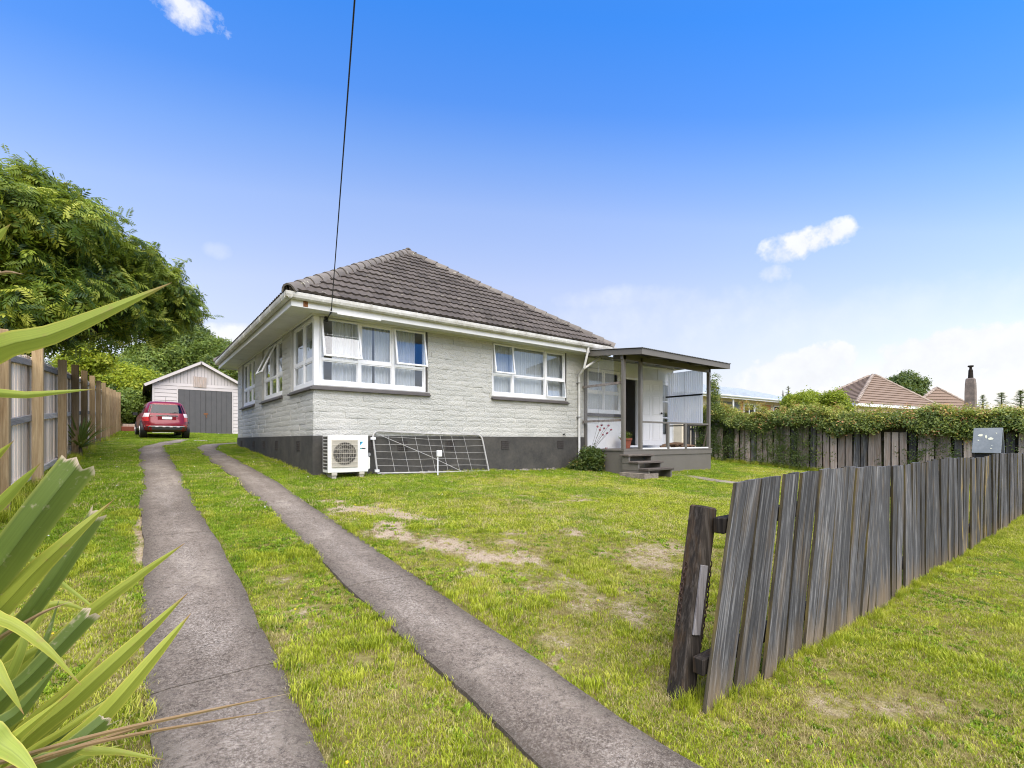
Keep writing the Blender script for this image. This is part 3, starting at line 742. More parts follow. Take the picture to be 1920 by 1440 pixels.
wr = MB(); wr.box(HX-.14, HX-.002, .14, HY-.14, PZ, SZ+.03); wr.box(.14, HX, HY-.14, HY, PZ, SZ+.03); build(wr, 'wall', M['mortar'], house)
# plinth with grille vents
pl = MB(); pl.box(-.02, HX, -.02, .14, .2, PZ); pl.box(-.0199, .14, .14, HY, .4, PZ-.001); pl.box(HX-.14, HX, .14, HY-.14, .4, PZ); pl.box(.14, HX, HY-.14, HY, .8, PZ)
plinth = build(pl, 'plinth', M['plinth'], house)
M['vent'] = paint('vent_grille', (.05,.043,.038), .7)
def vent(P, a):
    w, z0, z1 = .115, 1.20, 1.385
    v = MB(); abox(v, P, a-w, a+w, -.024, -.005, z0, z1)
    for k in range(6):
        q = a-w+2*w*(k+.5)/6; abox(v, P, q-.007, q+.007, -.032, -.02, z0, z1)
    for k in range(5):
        q = z0+(z1-z0)*k/4; abox(v, P, a-w, a+w, -.036, -.02, q-.006, q+.006)
    o = build(v, 'vent', M['vent'], plinth)
for a in (1.05, 1.82, 2.98, 4.54, 6.41): vent(PF, a)
for a in (1.03, 3.01, 4.48, 5.88, 7.92): vent(PL, a)
# splashed mortar and stones at the foot of the plinth
M['rubble'] = paint('pale_rubble', (.36,.32,.28), .9, .3)
rb = MB()
for k in range(80):
    x = rng.uniform(2.4, 6.2) if k < 60 else rng.uniform(.9, 2.4); y = -.03-abs(rng.gauss(0, .05)); s = rng.uniform(.01, .035); z = gz(x, y)+rng.uniform(.0, .03)
    rb.hexa([(x+dx*s*rng.uniform(.6,1.5), y+dy*s*rng.uniform(.5,1), z+dz*s*rng.uniform(.4,.9)) for dx, dy, dz in ((-1,-1,-1),(1,-1,-1),(1,1,-1),(-1,1,-1),(-1,-1,1),(1,-1,1),(1,1,1),(-1,1,1))])
tag(build(rb, 'rubble', M['rubble']), 'pale broken mortar and stones along the foot of the dark plinth', 'rubble', kind='stuff')
# rooms
rm = MB(); rm.box(.14, HX-.14, .14, HY-.14, 1.40, 1.47); build(rm, 'floor', M['floorboard'], house)
rm = MB(); rm.box(.05, HX-.02, .05, HY-.02, SZ+.03, SZ+.07); build(rm, 'ceiling', M['interior'], house)
rm = MB(); rm.box(.2, HX-.2, 3.6, 3.7, 1.47, SZ+.03); rm.box(3.1, 3.2, .15, 3.6, 1.47, SZ+.03); build(rm, 'partition', M['interior'], house)

# ---- windows
def window(P, a0, a1, z0, z1, bays, ztr, d0=.045, opened={}, thin=(), low_open={}):
    """joinery frame with upper and lower lights; opened: bay -> degrees"""
    f = MB(); t = .05
    abox(f, P, a0, a0+t, d0, d0+.085, z0, z1); abox(f, P, a1-t, a1, d0, d0+.085, z0, z1)
    abox(f, P, a0+t, a1-t, d0, d0+.085, z1-.06, z1); abox(f, P, a0+t, a1-t, d0, d0+.085, z0, z0+.085)
    for b in bays[1:-1]: abox(f, P, b-.028, b+.028, d0-.004, d0+.08, z0+.085, z1-.06)
    for i, (b0, b1) in enumerate(zip(bays, bays[1:])):
        l = b0+(t if i == 0 else .028); r = b1-(t if i == len(bays)-2 else .028); h = .014 if i in thin else .026
        abox(f, P, l, r, d0+.004, d0+.075, ztr-h, ztr+h)
    w = build(f, 'window', M['white'], house, bevel=.004)
    for i, (b0, b1) in enumerate(zip(bays, bays[1:])):
        l = b0+(t if i == 0 else .028); r = b1-(t if i == len(bays)-2 else .028); h = .014 if i in thin else .026
        for up in (0, 1):
            s0, s1 = (z0+.085, ztr-h) if not up else (ztr+h, z1-.06)
            ang = R((opened if up else low_open).get(i, 0)); sw = .036 if (up and i not in thin) else .022
            if ang: l2, r2, s0b, s1b, sd0 = l-.018, r+.018, s0-.018, s1+.012, d0-.03
            else: l2, r2, s0b, s1b, sd0 = l+.001, r-.001, s0+.001, s1-.001, d0+.012
            def tr(mb):
                if not ang: return mb
                py, pz = sd0, s1b; out = []
                for v in mb.v:
                    q = (v[1]-py, v[2]-pz) if P is PF else (v[0]-py, v[2]-pz)
                    dd = q[0]*math.cos(ang)+q[1]*math.sin(ang); zz = -q[0]*math.sin(ang)+q[1]*math.cos(ang)
                    out.append((v[0], py+dd, pz+zz) if P is PF else (py+dd, v[1], pz+zz))
                mb.v = out; return mb
            s = MB(); dp = .034
            abox(s, P, l2, l2+sw, sd0, sd0+dp, s0b, s1b); abox(s, P, r2-sw, r2, sd0, sd0+dp, s0b, s1b)
            abox(s, P, l2+sw, r2-sw, sd0, sd0+dp, s0b, s0b+sw); abox(s, P, l2+sw, r2-sw, sd0, sd0+dp, s1b-sw, s1b)
            build(tr(s), 'sash', M['white'], w, bevel=.003)
            g_ = MB(); abox(g_, P, l2+sw-.004, r2-sw+.004, sd0+.014, sd0+.018, s0b+sw-.004, s1b-sw+.004)
            build(tr(g_), 'pane', M['glass'], w)
    return w
def curtain(P, a0, a1, z0, z1, d, seed, pitch=.07, amp=.028):
    r = random.Random(seed); n_ = max(12, int((a1-a0)/pitch*8)); V = []; F_ = []
    for i in range(n_+1):
        a = a0+(a1-a0)*i/n_; ph = a/pitch*6.283+1.4*math.sin(a*5+seed)
        for k, z in enumerate((z0, z0+(z1-z0)*.5, z1)):
            q = a+.012*math.sin(a*9+seed)*(1-k/2)
            V.append(P(q, d+amp*(math.sin(ph)+.35*math.sin(ph*.43+seed))*(1.15-.2*k), z))
    for i in range(n_):
        for k in range(2): F_.append((i*3+k, i*3+k+1, (i+1)*3+k+1, (i+1)*3+k))
    mb = MB(); mb.v = V; mb.f = F_
    return build(mb, 'curtain', M['curtain'], house, smooth=True)
WB, WT = 2.475, SZ
window(PF, .115, 2.40, WB, WT, [.115, .905, 1.635, 2.40], 2.985, opened={0: 14, 2: 11})
window(PF, 4.18, 6.65, WB+.02, WT, [4.18, 4.83, 5.93, 6.65], 3.03, opened={0: 9}, thin=(1,), low_open={2: 6})
window(PL, .115, 1.68, WB, WT, [.115, .86, 1.68], 2.985)
window(PL, 2.54, 4.76, WB, WT, [2.54, 3.28, 4.02, 4.76], 2.985, opened={1: 24})
window(PL, 5.84, 7.91, WB, WT, [5.84, 6.53, 7.22, 7.91], 2.985)
cp = MB(); cp.box(.012, .115, .012, .115, WB-.01, SZ); build(cp, 'corner_post', M['white'], house, bevel=.004)
for (P, a0, a1, sd_) in ((PF, .42, 1.25, 1), (PF, 1.29, 2.22, 2), (PF, 4.22, 7.1, 3), (PL, .2, .80, 4), (PL, .95, 1.66, 5), (PL, 2.6, 3.1, 6), (PL, 3.9, 4.72, 7), (PL, 5.9, 6.7, 8), (PL, 7.0, 7.85, 9)):
    curtain(P, a0, a1, WB-.12, WT-.02, .235, sd_)
def sill(P, a0, a1, z, wrap0=0):
    s = MB(); prof = [(.10, z+.005), (.040, z-.005), (-.028, z-.035), (-.034, z-.062), (-.075, z-.072), (-.078, z-.098), (-.02, z-.105), (.10, z-.10)]
    n_ = len(prof); V = [P(a0+(d_ if wrap0 else 0), d_, q) for d_, q in prof] + [P(a1, d_, q) for d_, q in prof]
    s.v = V; s.f = [(i, (i+1)%n_, n_+(i+1)%n_, n_+i) for i in range(n_)] + [tuple(range(n_-1,-1,-1)), tuple(range(n_, 2*n_))]
    build(s, 'sill', M['sill'], house)
sill(PF, 0, 2.47, WB, 1); sill(PL, 0, 1.74, WB, 1); sill(PF, 4.14, 6.70, WB+.02); sill(PL, 2.49, 4.82, WB); sill(PL, 5.79, 7.97, WB)
rv = MB()                                # flush lining beside the openings
for P, a in ((PF, 2.402), (PF, 6.652)): abox(rv, P, a, a+.012, .02, .13, WB, SZ-.002)
build(rv, 'reveal', M['sill'], house)

# ---- eaves
EX0, EX1, EY0, EY1 = -.50, 7.95, -.45, 9.20
fz0, fz1 = SZ-.035, SZ+.125
sf = MB(); sf.box(EX0+.022, EX1-.022, EY0+.022, -.0, SZ+.001, SZ+.02); sf.box(EX0+.022, 0, 0, EY1-.022, SZ+.001, SZ+.02); sf.box(HX, EX1-.022, 0, EY1-.022, SZ+.001, SZ+.02); sf.box(0, HX, HY, EY1-.022, SZ+.001, SZ+.02)
soff = build(sf, 'soffit', M['soffit'], house)
for y in (.35, 1.75, 3.2, 5.0, 6.8): b_ = MB(); b_.box(EX0+.03, -.012, y, y+.012, SZ-.004, SZ+.003); build(b_, 'joint_strip', M['soffit'], soff)
for x in (1.3, 3.1, 4.9, 6.7): b_ = MB(); b_.box(x, x+.012, EY0+.03, -.012, SZ-.004, SZ+.003); build(b_, 'joint_strip', M['soffit'], soff)
sc_ = MB(); sc_.box(-.03, HX, -.03, .0, SZ-.035, SZ); sc_.box(-.0299, 0, 0, HY, SZ-.034, SZ-.0005); build(sc_, 'scotia', M['soffit'], house)
fa = MB(); fa.box(EX0, EX1, EY0, EY0+.022, fz0, fz1); fa.box(EX0, EX0+.022, EY0+.022, EY1, fz0, fz1); fa.box(EX1-.022, EX1, EY0+.022, EY1, fz0, fz1); fa.box(EX0+.022, EX1-.022, EY1-.022, EY1, fz0, fz1)
build(fa, 'fascia', M['white_wall'], house)
rp = MB(); rp.box(EX0+.20, EX0+.28, EY0-.004, EY0, fz0+.015, fz1-.02); build(rp, 'fascia_patch', M['rust'], house)
gpf = [(0, .10), (-.008, .10), (-.008, .01), (-.03, -.025), (-.07, -.03), (-.105, .0), (-.118, .05), (-.118, .105), (-.128, .112), (-.128, .098), (-.126, .045), (-.112, -.008), (-.074, -.04), (-.026, -.035), (0, 0)]
gpf = [(x*.88, y*.80) for x, y in gpf]; gz0 = fz1-.02
def gutter(a, b, right, n_br):
    """right points from the fascia inwards; profile sits outside"""
    g_ = MB(); g_.extrude(gpf, a, b, right, (0,0,1)); o = build(g_, 'gutter', M['gutter'], house)
    a, b, rg = Vector(a), Vector(b), Vector(right); d = (b-a).normalized()
    for k in range(n_br):
        c = a+(b-a)*(k+.6)/n_br; s = MB(); s.extrude([(x*1.06, y*1.06-.002) for x, y in gpf], c-d*.012, c+d*.012, rg, (0,0,1)); build(s, 'bracket', M['gutter'], o)
gutter((EX0-.118, EY0, gz0), (EX1+.118, EY0, gz0), (0,1,0), 9)
gutter((EX0, EY1, gz0), (EX0, EY0-.118, gz0), (1,0,0), 10)
gutter((EX1, EY0, gz0), (EX1, EY1, gz0), (-1,0,0), 6)

# ---- hipped tile roof
RZ = 7.0; EZ = SZ+.205; HALF = (EX1-EX0)/2; RX = (EX0+EX1)/2; RY0, RY1 = EY0+HALF, EY1-HALF
A, B, C_, D_ = Vector((EX0-.06,EY0-.06,EZ)), Vector((EX1+.06,EY0-.06,EZ)), Vector((EX1+.06,EY1+.06,EZ)), Vector((EX0-.06,EY1+.06,EZ))
P0, P1 = Vector((RX,RY0,RZ)), Vector((RX,RY1,RZ))
rf = MB(); rf.v = [A, B, C_, D_, P0, P1]; rf.f = [(0,1,4), (1,2,5,4), (2,3,5), (3,0,4,5), (3,2,1,0)]
roof = build(rf, 'roof', M['tile'], house)
TW, TE = .30, .335
def tile_geo(nu=8):
    V = []; F_ = []
    for v, lift in ((0, .040), (TE*1.12, .006)):
        for i in range(nu+1):
            u = i/nu; V.append((u*TW, v, lift+.020*(.5+.5*math.cos(u*4*math.pi))**1.4))
    for i in range(nu+1): V.append((i/nu*TW, .004, .002))
    n_ = nu+1
    F_ += [(i, i+1, n_+i+1, n_+i) for i in range(nu)] + [(2*n_+i, 2*n_+i+1, i+1, i) for i in range(nu)]
    return V, F_
TG = tile_geo()
def tile_slope(e0, e1, apexes, individual):
    """tiles on the plane through eave e0-e1 and the ridge point(s)"""
    ud = (e1-e0).normalized(); ap = apexes[0]; vd = (ap-e0) - ud*(ap-e0).dot(ud); Ls = vd.length; vd.normalize(); nn = ud.cross(vd)
    if nn.z < 0: nn = -nn
    Wd = (e1-e0).length; xa0 = (apexes[0]-e0).dot(ud); xa1 = (apexes[-1]-e0).dot(ud)
    lp = bpy.data.meshes.new('tile'); lp.from_pydata(TG[0], [], TG[1]); lp.materials.append(M['tile'])
    for p_ in lp.polygons: p_.use_smooth = True
    lp.set_sharp_from_angle(angle=R(35))
    rest = MB(); nrow = int(Ls/TE)+1
    rot = Matrix((ud, vd, nn)).transposed()
    for k in range(nrow):
        v0 = k*TE
        l = xa0*v0/Ls; r = Wd-(Wd-xa1)*v0/Ls
        i0 = int(math.floor(l/TW))-2; i1 = int(math.ceil(r/TW))+2
        for i in range(i0, i1):
            u0 = i*TW+(TW/2 if k % 2 else 0)
            l2 = xa0*(v0+TE)/Ls; r2 = Wd-(Wd-xa1)*(v0+TE)/Ls
            if u0+TW < l or u0 > r: continue
            jit = rng.uniform(-.004, .004); c = e0+ud*u0+vd*v0+nn*(.012+jit)
            whole = u0 >= l2 and u0+TW <= r2 and v0+TE < Ls
            if whole and individual:
                o = link('tile', lp, None, roof, c, (rot @ Matrix.Rotation(rng.uniform(-.012, .012), 3, 'Z')).to_euler()); continue
            me_ = bmesh.new(); vv = [me_.verts.new(p) for p in TG[0]]
            for f_ in TG[1]: me_.faces.new([vv[q] for q in f_])
            ge = lambda: list(me_.verts)+list(me_.edges)+list(me_.faces)
            if not whole:
                # cut along the hips
                dl = Vector((xa0, Ls, 0)); dr_ = Vector((Wd-xa1, -Ls, 0))
                bmesh.ops.bisect_plane(me_, geom=ge(), plane_co=(-u0, -v0, 0), plane_no=(-dl.y, dl.x, 0), clear_outer=True)
                bmesh.ops.bisect_plane(me_, geom=ge(), plane_co=(Wd-u0, -v0, 0), plane_no=(-dr_.y, dr_.x, 0), clear_outer=True)
                bmesh.ops.bisect_plane(me_, geom=ge(), plane_co=(0, Ls-v0, 0), plane_no=(0, 1, 0), clear_outer=True)
            if len(me_.faces):
                me_.verts.index_update()
                if individual:
                    mm = bpy.data.meshes.new('tile'); me_.to_mesh(mm); mm.materials.append(M['tile']); link('tile', mm, None, roof, c, rot.to_euler())
                else: rest.add([c+rot @ v.co for v in me_.verts], [tuple(v.index for v in f_.verts) for f_ in me_.faces])
            me_.free()
    if rest.v: tag(build(rest, 'tile', M['tile'], roof), kind='stuff')
tile_slope(A, B, [P0], True)
tile_slope(B, C_, [P0, P1], False); tile_slope(C_, D_, [P1], False); tile_slope(D_, A, [P1, P0], False)
def hip_line(a, b, step=.36):
    d = (b-a).normalized(); side = d.cross(Vector((0,0,1))).normalized(); up = side.cross(d); L = (b-a).length; n_ = int(L/step)+1
    pr = [(-.125, -.085), (-.10, -.02), (-.06, .028), (0, .048), (.06, .028), (.10, -.02), (.125, -.085), (.105, -.09), (.05, 0), (0, .02), (-.05, 0), (-.105, -.09)]
    for k in range(n_):
        p = a+d*(k*step); e = min(step*1.12, L-k*step+.05); h = MB(); n2 = len(pr)
        lift = .055+rng.uniform(-.004, .006)
        V = [p+side*x*1.12+up*(y*1.1+lift+.022) for x, y in pr] + [p+d*e+side*x*.94+up*(y+lift) for x, y in pr]
        h.v = V; h.f = [(i, (i+1)%n2, n2+(i+1)%n2, n2+i) for i in range(n2)]+[tuple(range(n2)), tuple(range(n2, 2*n2))]
        build(h, 'hip_tile', M['hip'], roof, smooth=True)
hip_line(A, P0); hip_line(B, P0); hip_line(C_, P1); hip_line(D_, P1); hip_line(P0-Vector((0,.1,0)), P1+Vector((0,.1,0)))

# ---- side extension behind the porch
X1, DZ, PY = 11.65, 1.17, -1.53
OPEN_E = [(7.46, 8.93, 2.20, 3.49), (9.06, 9.78, 1.25, 3.34), (10.86, 11.42, 1.25, 3.33)]
ew = MB(); panel_wall(ew, PF, HX, X1, .3, SZ-.045, .03, .13, OPEN_E); ew.box(X1-.1, X1-.001, .13, 4.6, .3, SZ-.045); ew.box(HX, X1-.1, 4.5, 4.6, .3, SZ-.045)
ewall = build(ew, 'wall', M['white_wall'], house)
for x in (8.97, 9.86, 10.80, 11.60): b_ = MB(); b_.box(x-.018, x+.018, .018, .03, 1.2, SZ-.05); build(b_, 'batten', M['white_wall'], ewall)
fl = MB(); fl.box(HX, X1-.1, .13, 4.5, 1.18, 1.24); build(fl, 'floor', M['floorboard'], house)
wi = MB(); wi.box(HX, X1-.1, 2.6, 2.7, 1.24, SZ-.045); build(wi, 'partition', M['interior'], house)
window(PF, 7.48, 8.91, 2.20, 3.48, [7.48, 8.20, 8.91], 2.80, d0=.025)
sill(PF, 7.44, 8.95, 2.20)
curtain(PF, 7.5, 8.9, 2.1, 3.45, .22, 12); curtain(PF, 10.88, 11.4, 1.3, 3.3, .2, 13)
df = MB(); 
for a0, a1 in ((9.06, 9.11), (9.73, 9.78)): df.box(a0, a1, .0, .10, 1.24, 3.34)
df.box(9.11, 9.73, .0, .10, 3.28, 3.34); df.box(9.06, 9.78, -.03, .12, 1.19, 1.25); build(df, 'door_frame', M['white'], house, bevel=.004)
# an inner half-glazed screen seen through the doorway
isn = MB(); isn.box(9.0, 9.9, 1.0, 1.03, 1.24, 1.95); isn.box(9.0, 9.9, .99, 1.04, 1.95, 2.05); build(isn, 'inner_screen', M['interior'], house)
curtain(PF, 8.95, 10.1, 2.1, 3.3, 1.03, 15)
# six-panel door, swung out wide on its right jamb
hg = Vector((9.76, -.03, 1.25)); dv = Vector((.86, -.51, 0)).normalized(); dn = Vector((-dv.y, dv.x, 0)); DWd, DH = .76, 2.03
if dn.y > 0: dn = -dn
def dpt(a, d, z): return hg+dv*a+dn*d+Vector((0,0,z))
def dbox(mb, a0, a1, d0, d1, z0, z1): mb.hexa([dpt(a0,d0,z0), dpt(a1,d0,z0), dpt(a1,d1,z0), dpt(a0,d1,z0), dpt(a0,d0,z1), dpt(a1,d0,z1), dpt(a1,d1,z1), dpt(a0,d1,z1)])
dl_ = MB(); dbox(dl_, 0, DWd, -.018, .018, 0, DH); door = build(dl_, 'door', M['white'], house, bevel=.004)
for a0, a1 in ((.09, .34), (.42, .67)):
    for z0, z1 in ((.16, .78), (.92, 1.55), (1.68, 1.92)):
        for s in (-1, 1):
            p_ = MB(); 
            e_ = .016
            for (q0, q1, r0, r1) in ((a0, a1, z0, z0+e_), (a0, a1, z1-e_, z1), (a0, a0+e_, z0+e_, z1-e_), (a1-e_, a1, z0+e_, z1-e_)): dbox(p_, q0, q1, s*.017, s*.024, r0, r1)
            dbox(p_, a0+.04, a1-.04, s*.017, s*.023, z0+.04, z1-.04); build(p_, 'panel', M['white'], door, bevel=.003)
hk = MB(); hk.tube([dpt(.70, .018, 1.0), dpt(.70, .05, 1.0)], .012, 8); hk.tube([dpt(.70, .045, 1.0), dpt(.70, .075, 1.0), dpt(.70, .088, 1.0)], [.026, .03, .012], 10); build(hk, 'handle', M['dark'], door, smooth=True)
for z in (.2, 1.0, 1.8): h_ = MB(); h_.tube([hg+Vector((0, 0, z-.05)), hg+Vector((0, 0, z+.05))], .012, 6); build(h_, 'hinge', M['galv'], door)
# glazed side door
sd2 = MB()
for a0, a1, z0, z1 in ((10.87, 10.95, 1.25, 3.32), (11.33, 11.41, 1.25, 3.32), (10.95, 11.33, 3.22, 3.32), (10.95, 11.33, 1.25, 1.60), (10.95, 11.33, 2.13, 2.17), (10.95, 11.33, 2.66, 2.70)): sd2.box(a0, a1, .0, .04, z0, z1)
sdr = build(sd2, 'door', M['white'], house, bevel=.003)
for z0, z1 in ((1.60, 2.13), (2.17, 2.66), (2.70, 3.22)): g_ = MB(); g_.box(10.95, 11.33, .018, .022, z0, z1); build(g_, 'pane', M['glass'], sdr)

# ---- porch
DX0, DX1 = 7.20, 11.29
dk = MB(); dk.box(DX0-.03, DX1+.03, PY-.03, .0, DZ-.035, DZ); deck = build(dk, 'porch_deck', M['porch'], house)
dkb = MB(); dkb.box(DX0-.022, DX1+.022, PY-.022, PY+.02, DZ-.16, DZ-.037); build(dkb, 'deck_fascia', M['porch'], house)
sk = MB(); sk.box(DX0, DX1, PY, PY+.05, .1, DZ-.04); sk.box(DX0, DX0+.05, PY+.05, .02, .1, DZ-.04); sk.box(DX1-.05, DX1, PY+.05, .02, .1, DZ-.04); build(sk, 'skirting', M['plinth_porch'] if 'plinth_porch' in M else M['porch'], house)
def prz(y): return 3.585 + (y+2.15)*.11     # underside line of the porch roof
for (x, y, zt) in ((DX0+.045, PY+.045, prz(PY)-.06), (7.93, PY+.045, prz(PY)-.06), (DX1-.05, PY+.045, prz(PY)-.06)):
    q = MB(); q.box(x-.045, x+.045, y-.045, y+.045, DZ, zt); build(q, 'post', M['porch'], house, bevel=.006)
q = MB(); q.box(HX+.01, HX+.09, -.05, .02, PZ-.3, SZ-.1); build(q, 'post', M['porch'], house, bevel=.005)
bm_ = MB(); bm_.box(DX0-.02, DX1+.0, PY-.0, PY+.09, prz(PY)-.17, prz(PY)-.01); build(bm_, 'beam', M['porch'], house)
RX0, RX1, RY = 7.13, 11.22, -2.15
rfm = MB()
for k in range(5):
    x = RX0+.05+(RX1-RX0-.1)*k/4; rfm = MB(); rfm.bar((x, -.35, prz(-.35)+.0), (x, RY+.02, prz(RY)+.0), .045, .11); build(rfm, 'rafter', M['porch'], house)
lin = MB(); lin.hexa([(RX0, RY, prz(RY)+.055), (RX1, RY, prz(RY)+.055), (RX1, -.38, prz(-.38)+.055), (RX0, -.38, prz(-.38)+.055), (RX0, RY, prz(RY)+.062), (RX1, RY, prz(RY)+.062), (RX1, -.38, prz(-.38)+.062), (RX0, -.38, prz(-.38)+.062)]); build(lin, 'porch_lining', M['porch'], house)
ff = MB(); ff.box(RX0-.02, RX1+.02, RY-.022, RY, prz(RY)-.07, prz(RY)+.07); build(ff, 'porch_fascia', M['porch'], house)
for x in (RX0-.022, RX1+.001):
    s_ = MB(); V = [(x, RY, prz(RY)-.07), (x, -.38, prz(-.38)-.07), (x, -.38, prz(-.38)+.07), (x, RY, prz(RY)+.07)]; V += [(p[0]+.021, p[1], p[2]) for p in V]
    s_.hexa([V[0], V[4], V[5], V[1], V[3], V[7], V[6], V[2]]); build(s_, 'barge_board', M['porch'], house)
M['roof_iron'] = paint('grey_roofing_iron', (.22,.215,.20), .45, .2)
def corrugated(p00, u, v, nu, pitch, amp, nrm, mname, name, parent, thick=0):
    p00, u, v, nrm = Vector(p00), Vector(u), Vector(v), Vector(nrm); L = u.length; k = int(L/pitch*6); mb = MB()
    for i in range(k+1):
        w = nrm*amp*math.sin(i/6*6.283); mb.v += [tuple(p00+u*i/k+w), tuple(p00+u*i/k+v+w)]
    mb.f = [(2*i, 2*i+2, 2*i+3, 2*i+1) for i in range(k)]
    return build(mb, name, M[mname], parent, smooth=True)
for k in range(5):
    x = RX0-.05+k*(RX1-RX0+.1)/5
    corrugated((x, RY-.05, prz(RY)+.083), ((RX1-RX0+.12)/5, 0, 0), (0, RY*-1-.36, .11*(-RY-.36)), 0, .076, .012, (0,0,1), 'roof_iron', 'roofing_sheet', house)
rb_ = MB(); rb_.box(7.5, X1+.25, -.33, 4.8, SZ-.04, SZ-.03); build(rb_, 'roofing_sheet', M['roof_iron'], house)
# clear sheets on the house side, frosted sheets on the far side
for k in range(2):
    corrugated((DX0+.03, -.10-.52*k, 1.86+.015*k), (0, -.55, 0), (0, 0, 1.66), 0, .076, .014, (1,0,0), 'clear_sheet', 'corrugated_sheet', house)
for z in (2.90, 1.93): b_ = MB(); b_.box(DX0+.052, DX0+.10, PY+.09, -.03, z-.03, z+.03); build(b_, 'lattice_rail', M['lattice_rail'], house)
for k in range(2):
    corrugated((DX1-.10, -.06-.62*k, 1.93), (0, -.64, 0), (0, 0, 1.67), 0, .076, .012, (1,0,0), 'frost_sheet', 'corrugated_sheet', house)
b_ = MB(); b_.box(DX1-.15, DX1-.118, PY+.2, -.02, 2.80, 2.85); build(b_, 'lattice_rail', M['dark'], house)
# handrail and uprights
hr = MB(); hr.box(7.975, DX1-.095, PY+.02, PY+.075, 1.875, 1.92); rail_ = build(hr, 'handrail', M['porch'], house)
for x in (9.13, 9.98): q = MB(); q.box(x-.042, x+.042, PY+.0, PY+.07, DZ, 1.875); build(q, 'baluster', M['porch'], house, bevel=.005)
hr = MB(); hr.box(DX1-.09, DX1-.03, PY+.09, -.02, 1.86, 1.90); build(hr, 'handrail', M['porch'], house)
q = MB(); q.box(DX1-.09, DX1-.03, -.09, -.02, DZ, 1.86); build(q, 'baluster', M['porch'], house)
b_ = MB(); b_.box(7.98, DX1-.1, PY+.02, PY+.06, DZ+.0, DZ+.035); build(b_, 'bottom_rail', M['white_wall'], house)
# fluorescent tubes under the porch roof and by the corner window
tb = MB(); tb.tube([(9.0, -.6, 3.58), (9.95, -.9, 3.55)], .02, 8); build(tb, 'tube_lamp', M['white'], house)
tb = MB(); tb.box(.30, 1.15, EY0-.03, EY0-.002, fz0-.030, fz0-.004); build(tb, 'batten', M['white_wall'], house)
# steps: three timber treads on boxed risers
for k, (yf_, z) in enumerate(((-1.80, 1.05), (-2.08, .88), (-2.38, .715))):
    s_ = MB(); s_.box(7.06+.01*k, 8.10+.015*k, yf_, yf_+.30, z-.05, z); build(s_, 'step', M['step_wood'], house, bevel=.006)
    for x0_ in (7.10, 8.0): b_ = MB(); b_.box(x0_+.01*k, x0_+.055+.01*k, yf_+.03, PY-.004*k-.03, (.38 if k == 2 else z-.22), z-.052); build(b_, 'step_support', M['porch'], house)
b_ = MB(); b_.box(6.95, 7.5, -2.36, -1.6, .2, .60); build(b_, 'step_base', M['concrete'], house)

# ---- downpipe
M['pipe'] = paint('white_pipe', (.74,.73,.70), .4, .2, (.45,.42,.37))
dp = MB(); dp.tube([(6.98, EY0-.05, gz0-.01), (6.98, -.48, 3.78), (6.965, -.36, 3.36)], .034, 10); pipe = build(dp, 'downpipe', M['pipe'], house, smooth=True)
dp = MB(); dp.tube([(7.50, -.45, 3.68), (6.965, -.36, 3.36), (7.07, -.09, 3.22), (7.085, -.06, 3.15), (7.085, -.06, .56)], .034, 10); build(dp, 'pipe_run', M['pipe'], pipe, smooth=True)
for z in (2.05, 3.0, 1.0): b_ = MB(); b_.box(7.02, 7.15, -.10, -.0, z-.012, z+.012); build(b_, 'clip', M['galv'], pipe)
tap = MB(); tap.tube([(6.52, .0, 1.56), (6.52, -.06, 1.57), (6.52, -.09, 1.54)], .014, 8); tap.disc((6.52, -.06, 1.60), (0,0,1), .028, .01, 10); build(tap, 'tap', M['dark'], house, smooth=True)
# ---- service cable and its bracket
br = MB(); br.box(.20, .26, -.06, -.0, 3.70, 3.79); br.tube([(.23, -.03, 3.72), (.22, -.34, 3.80)], .012, 6); br.box(.2, .86, -.012, .03, SZ-.03, SZ-.012); build(br, 'cable_bracket', M['dark'], house)
tip = Vector((.22, -.36, 3.80)); thru = at(665, 0, 4.0); cb = MB(); dd_ = thru-tip; pts = []
for k in range(29):
    s_ = k/28*2.7; pts.append(tip+dd_*s_+Vector((0, 0, -.12*s_*(1-s_))))
cb.tube(pts, .0075, 6); cable = build(cb, 'power_cable', M['dark'], smooth=True); tag(cable, 'thin black service cable rising from the house corner into the sky', 'cable')
ins = MB(); ins.tube([tip, tip+dd_.normalized()*.16], [.022, .012], 8); build(ins, 'insulator', M['dark'], cable, smooth=True)
# ------------------------------------------------------------------ heat pump by the front wall
M['ac'] = paint('cream_appliance_enamel', (.74,.72,.66), .4, .05)
M['ac_grille'] = paint('beige_grille', (.48,.44,.36), .5)
M['logo_blue'] = paint('cyan_print', (.02,.42,.68), .5, .0); M['logo_dark'] = paint('dark_print', (.02,.03,.05), .5, .0); M['logo_teal'] = paint('teal_print', (.03,.35,.30), .5, .0)
ax0, ax1, ay, az0, az1 = .12, .88, -.50, .80, 1.505
ac = thing('heat_pump', (.5, -.33, gz(.5, -.33)), 'cream outdoor heat pump unit with round fan grille at the house corner', 'heat pump')
b = MB(); b.box(ax0, ax1, ay, -.17, az0, az1); body = build(b, 'casing', M['ac'], ac, bevel=.012, seg=2)
b = MB(); b.hexa([(ax1-.006, ay+.01, az0+.03), (ax1+.05, ay+.03, az0+.06), (ax1+.05, -.22, az0+.06), (ax1-.006, -.2, az0+.03), (ax1-.006, ay+.01, az0+.30), (ax1+.05, ay+.03, az0+.27), (ax1+.05, -.22, az0+.27), (ax1-.006, -.2, az0+.30)]); build(b, 'valve_cover', M['ac'], body, bevel=.005)
b = MB(); b.disc((ax1+.035, ay+.06, az0+.33), (0,1,0), .035, .03, 12); build(b, 'pipe_coil', M['galv'], body)
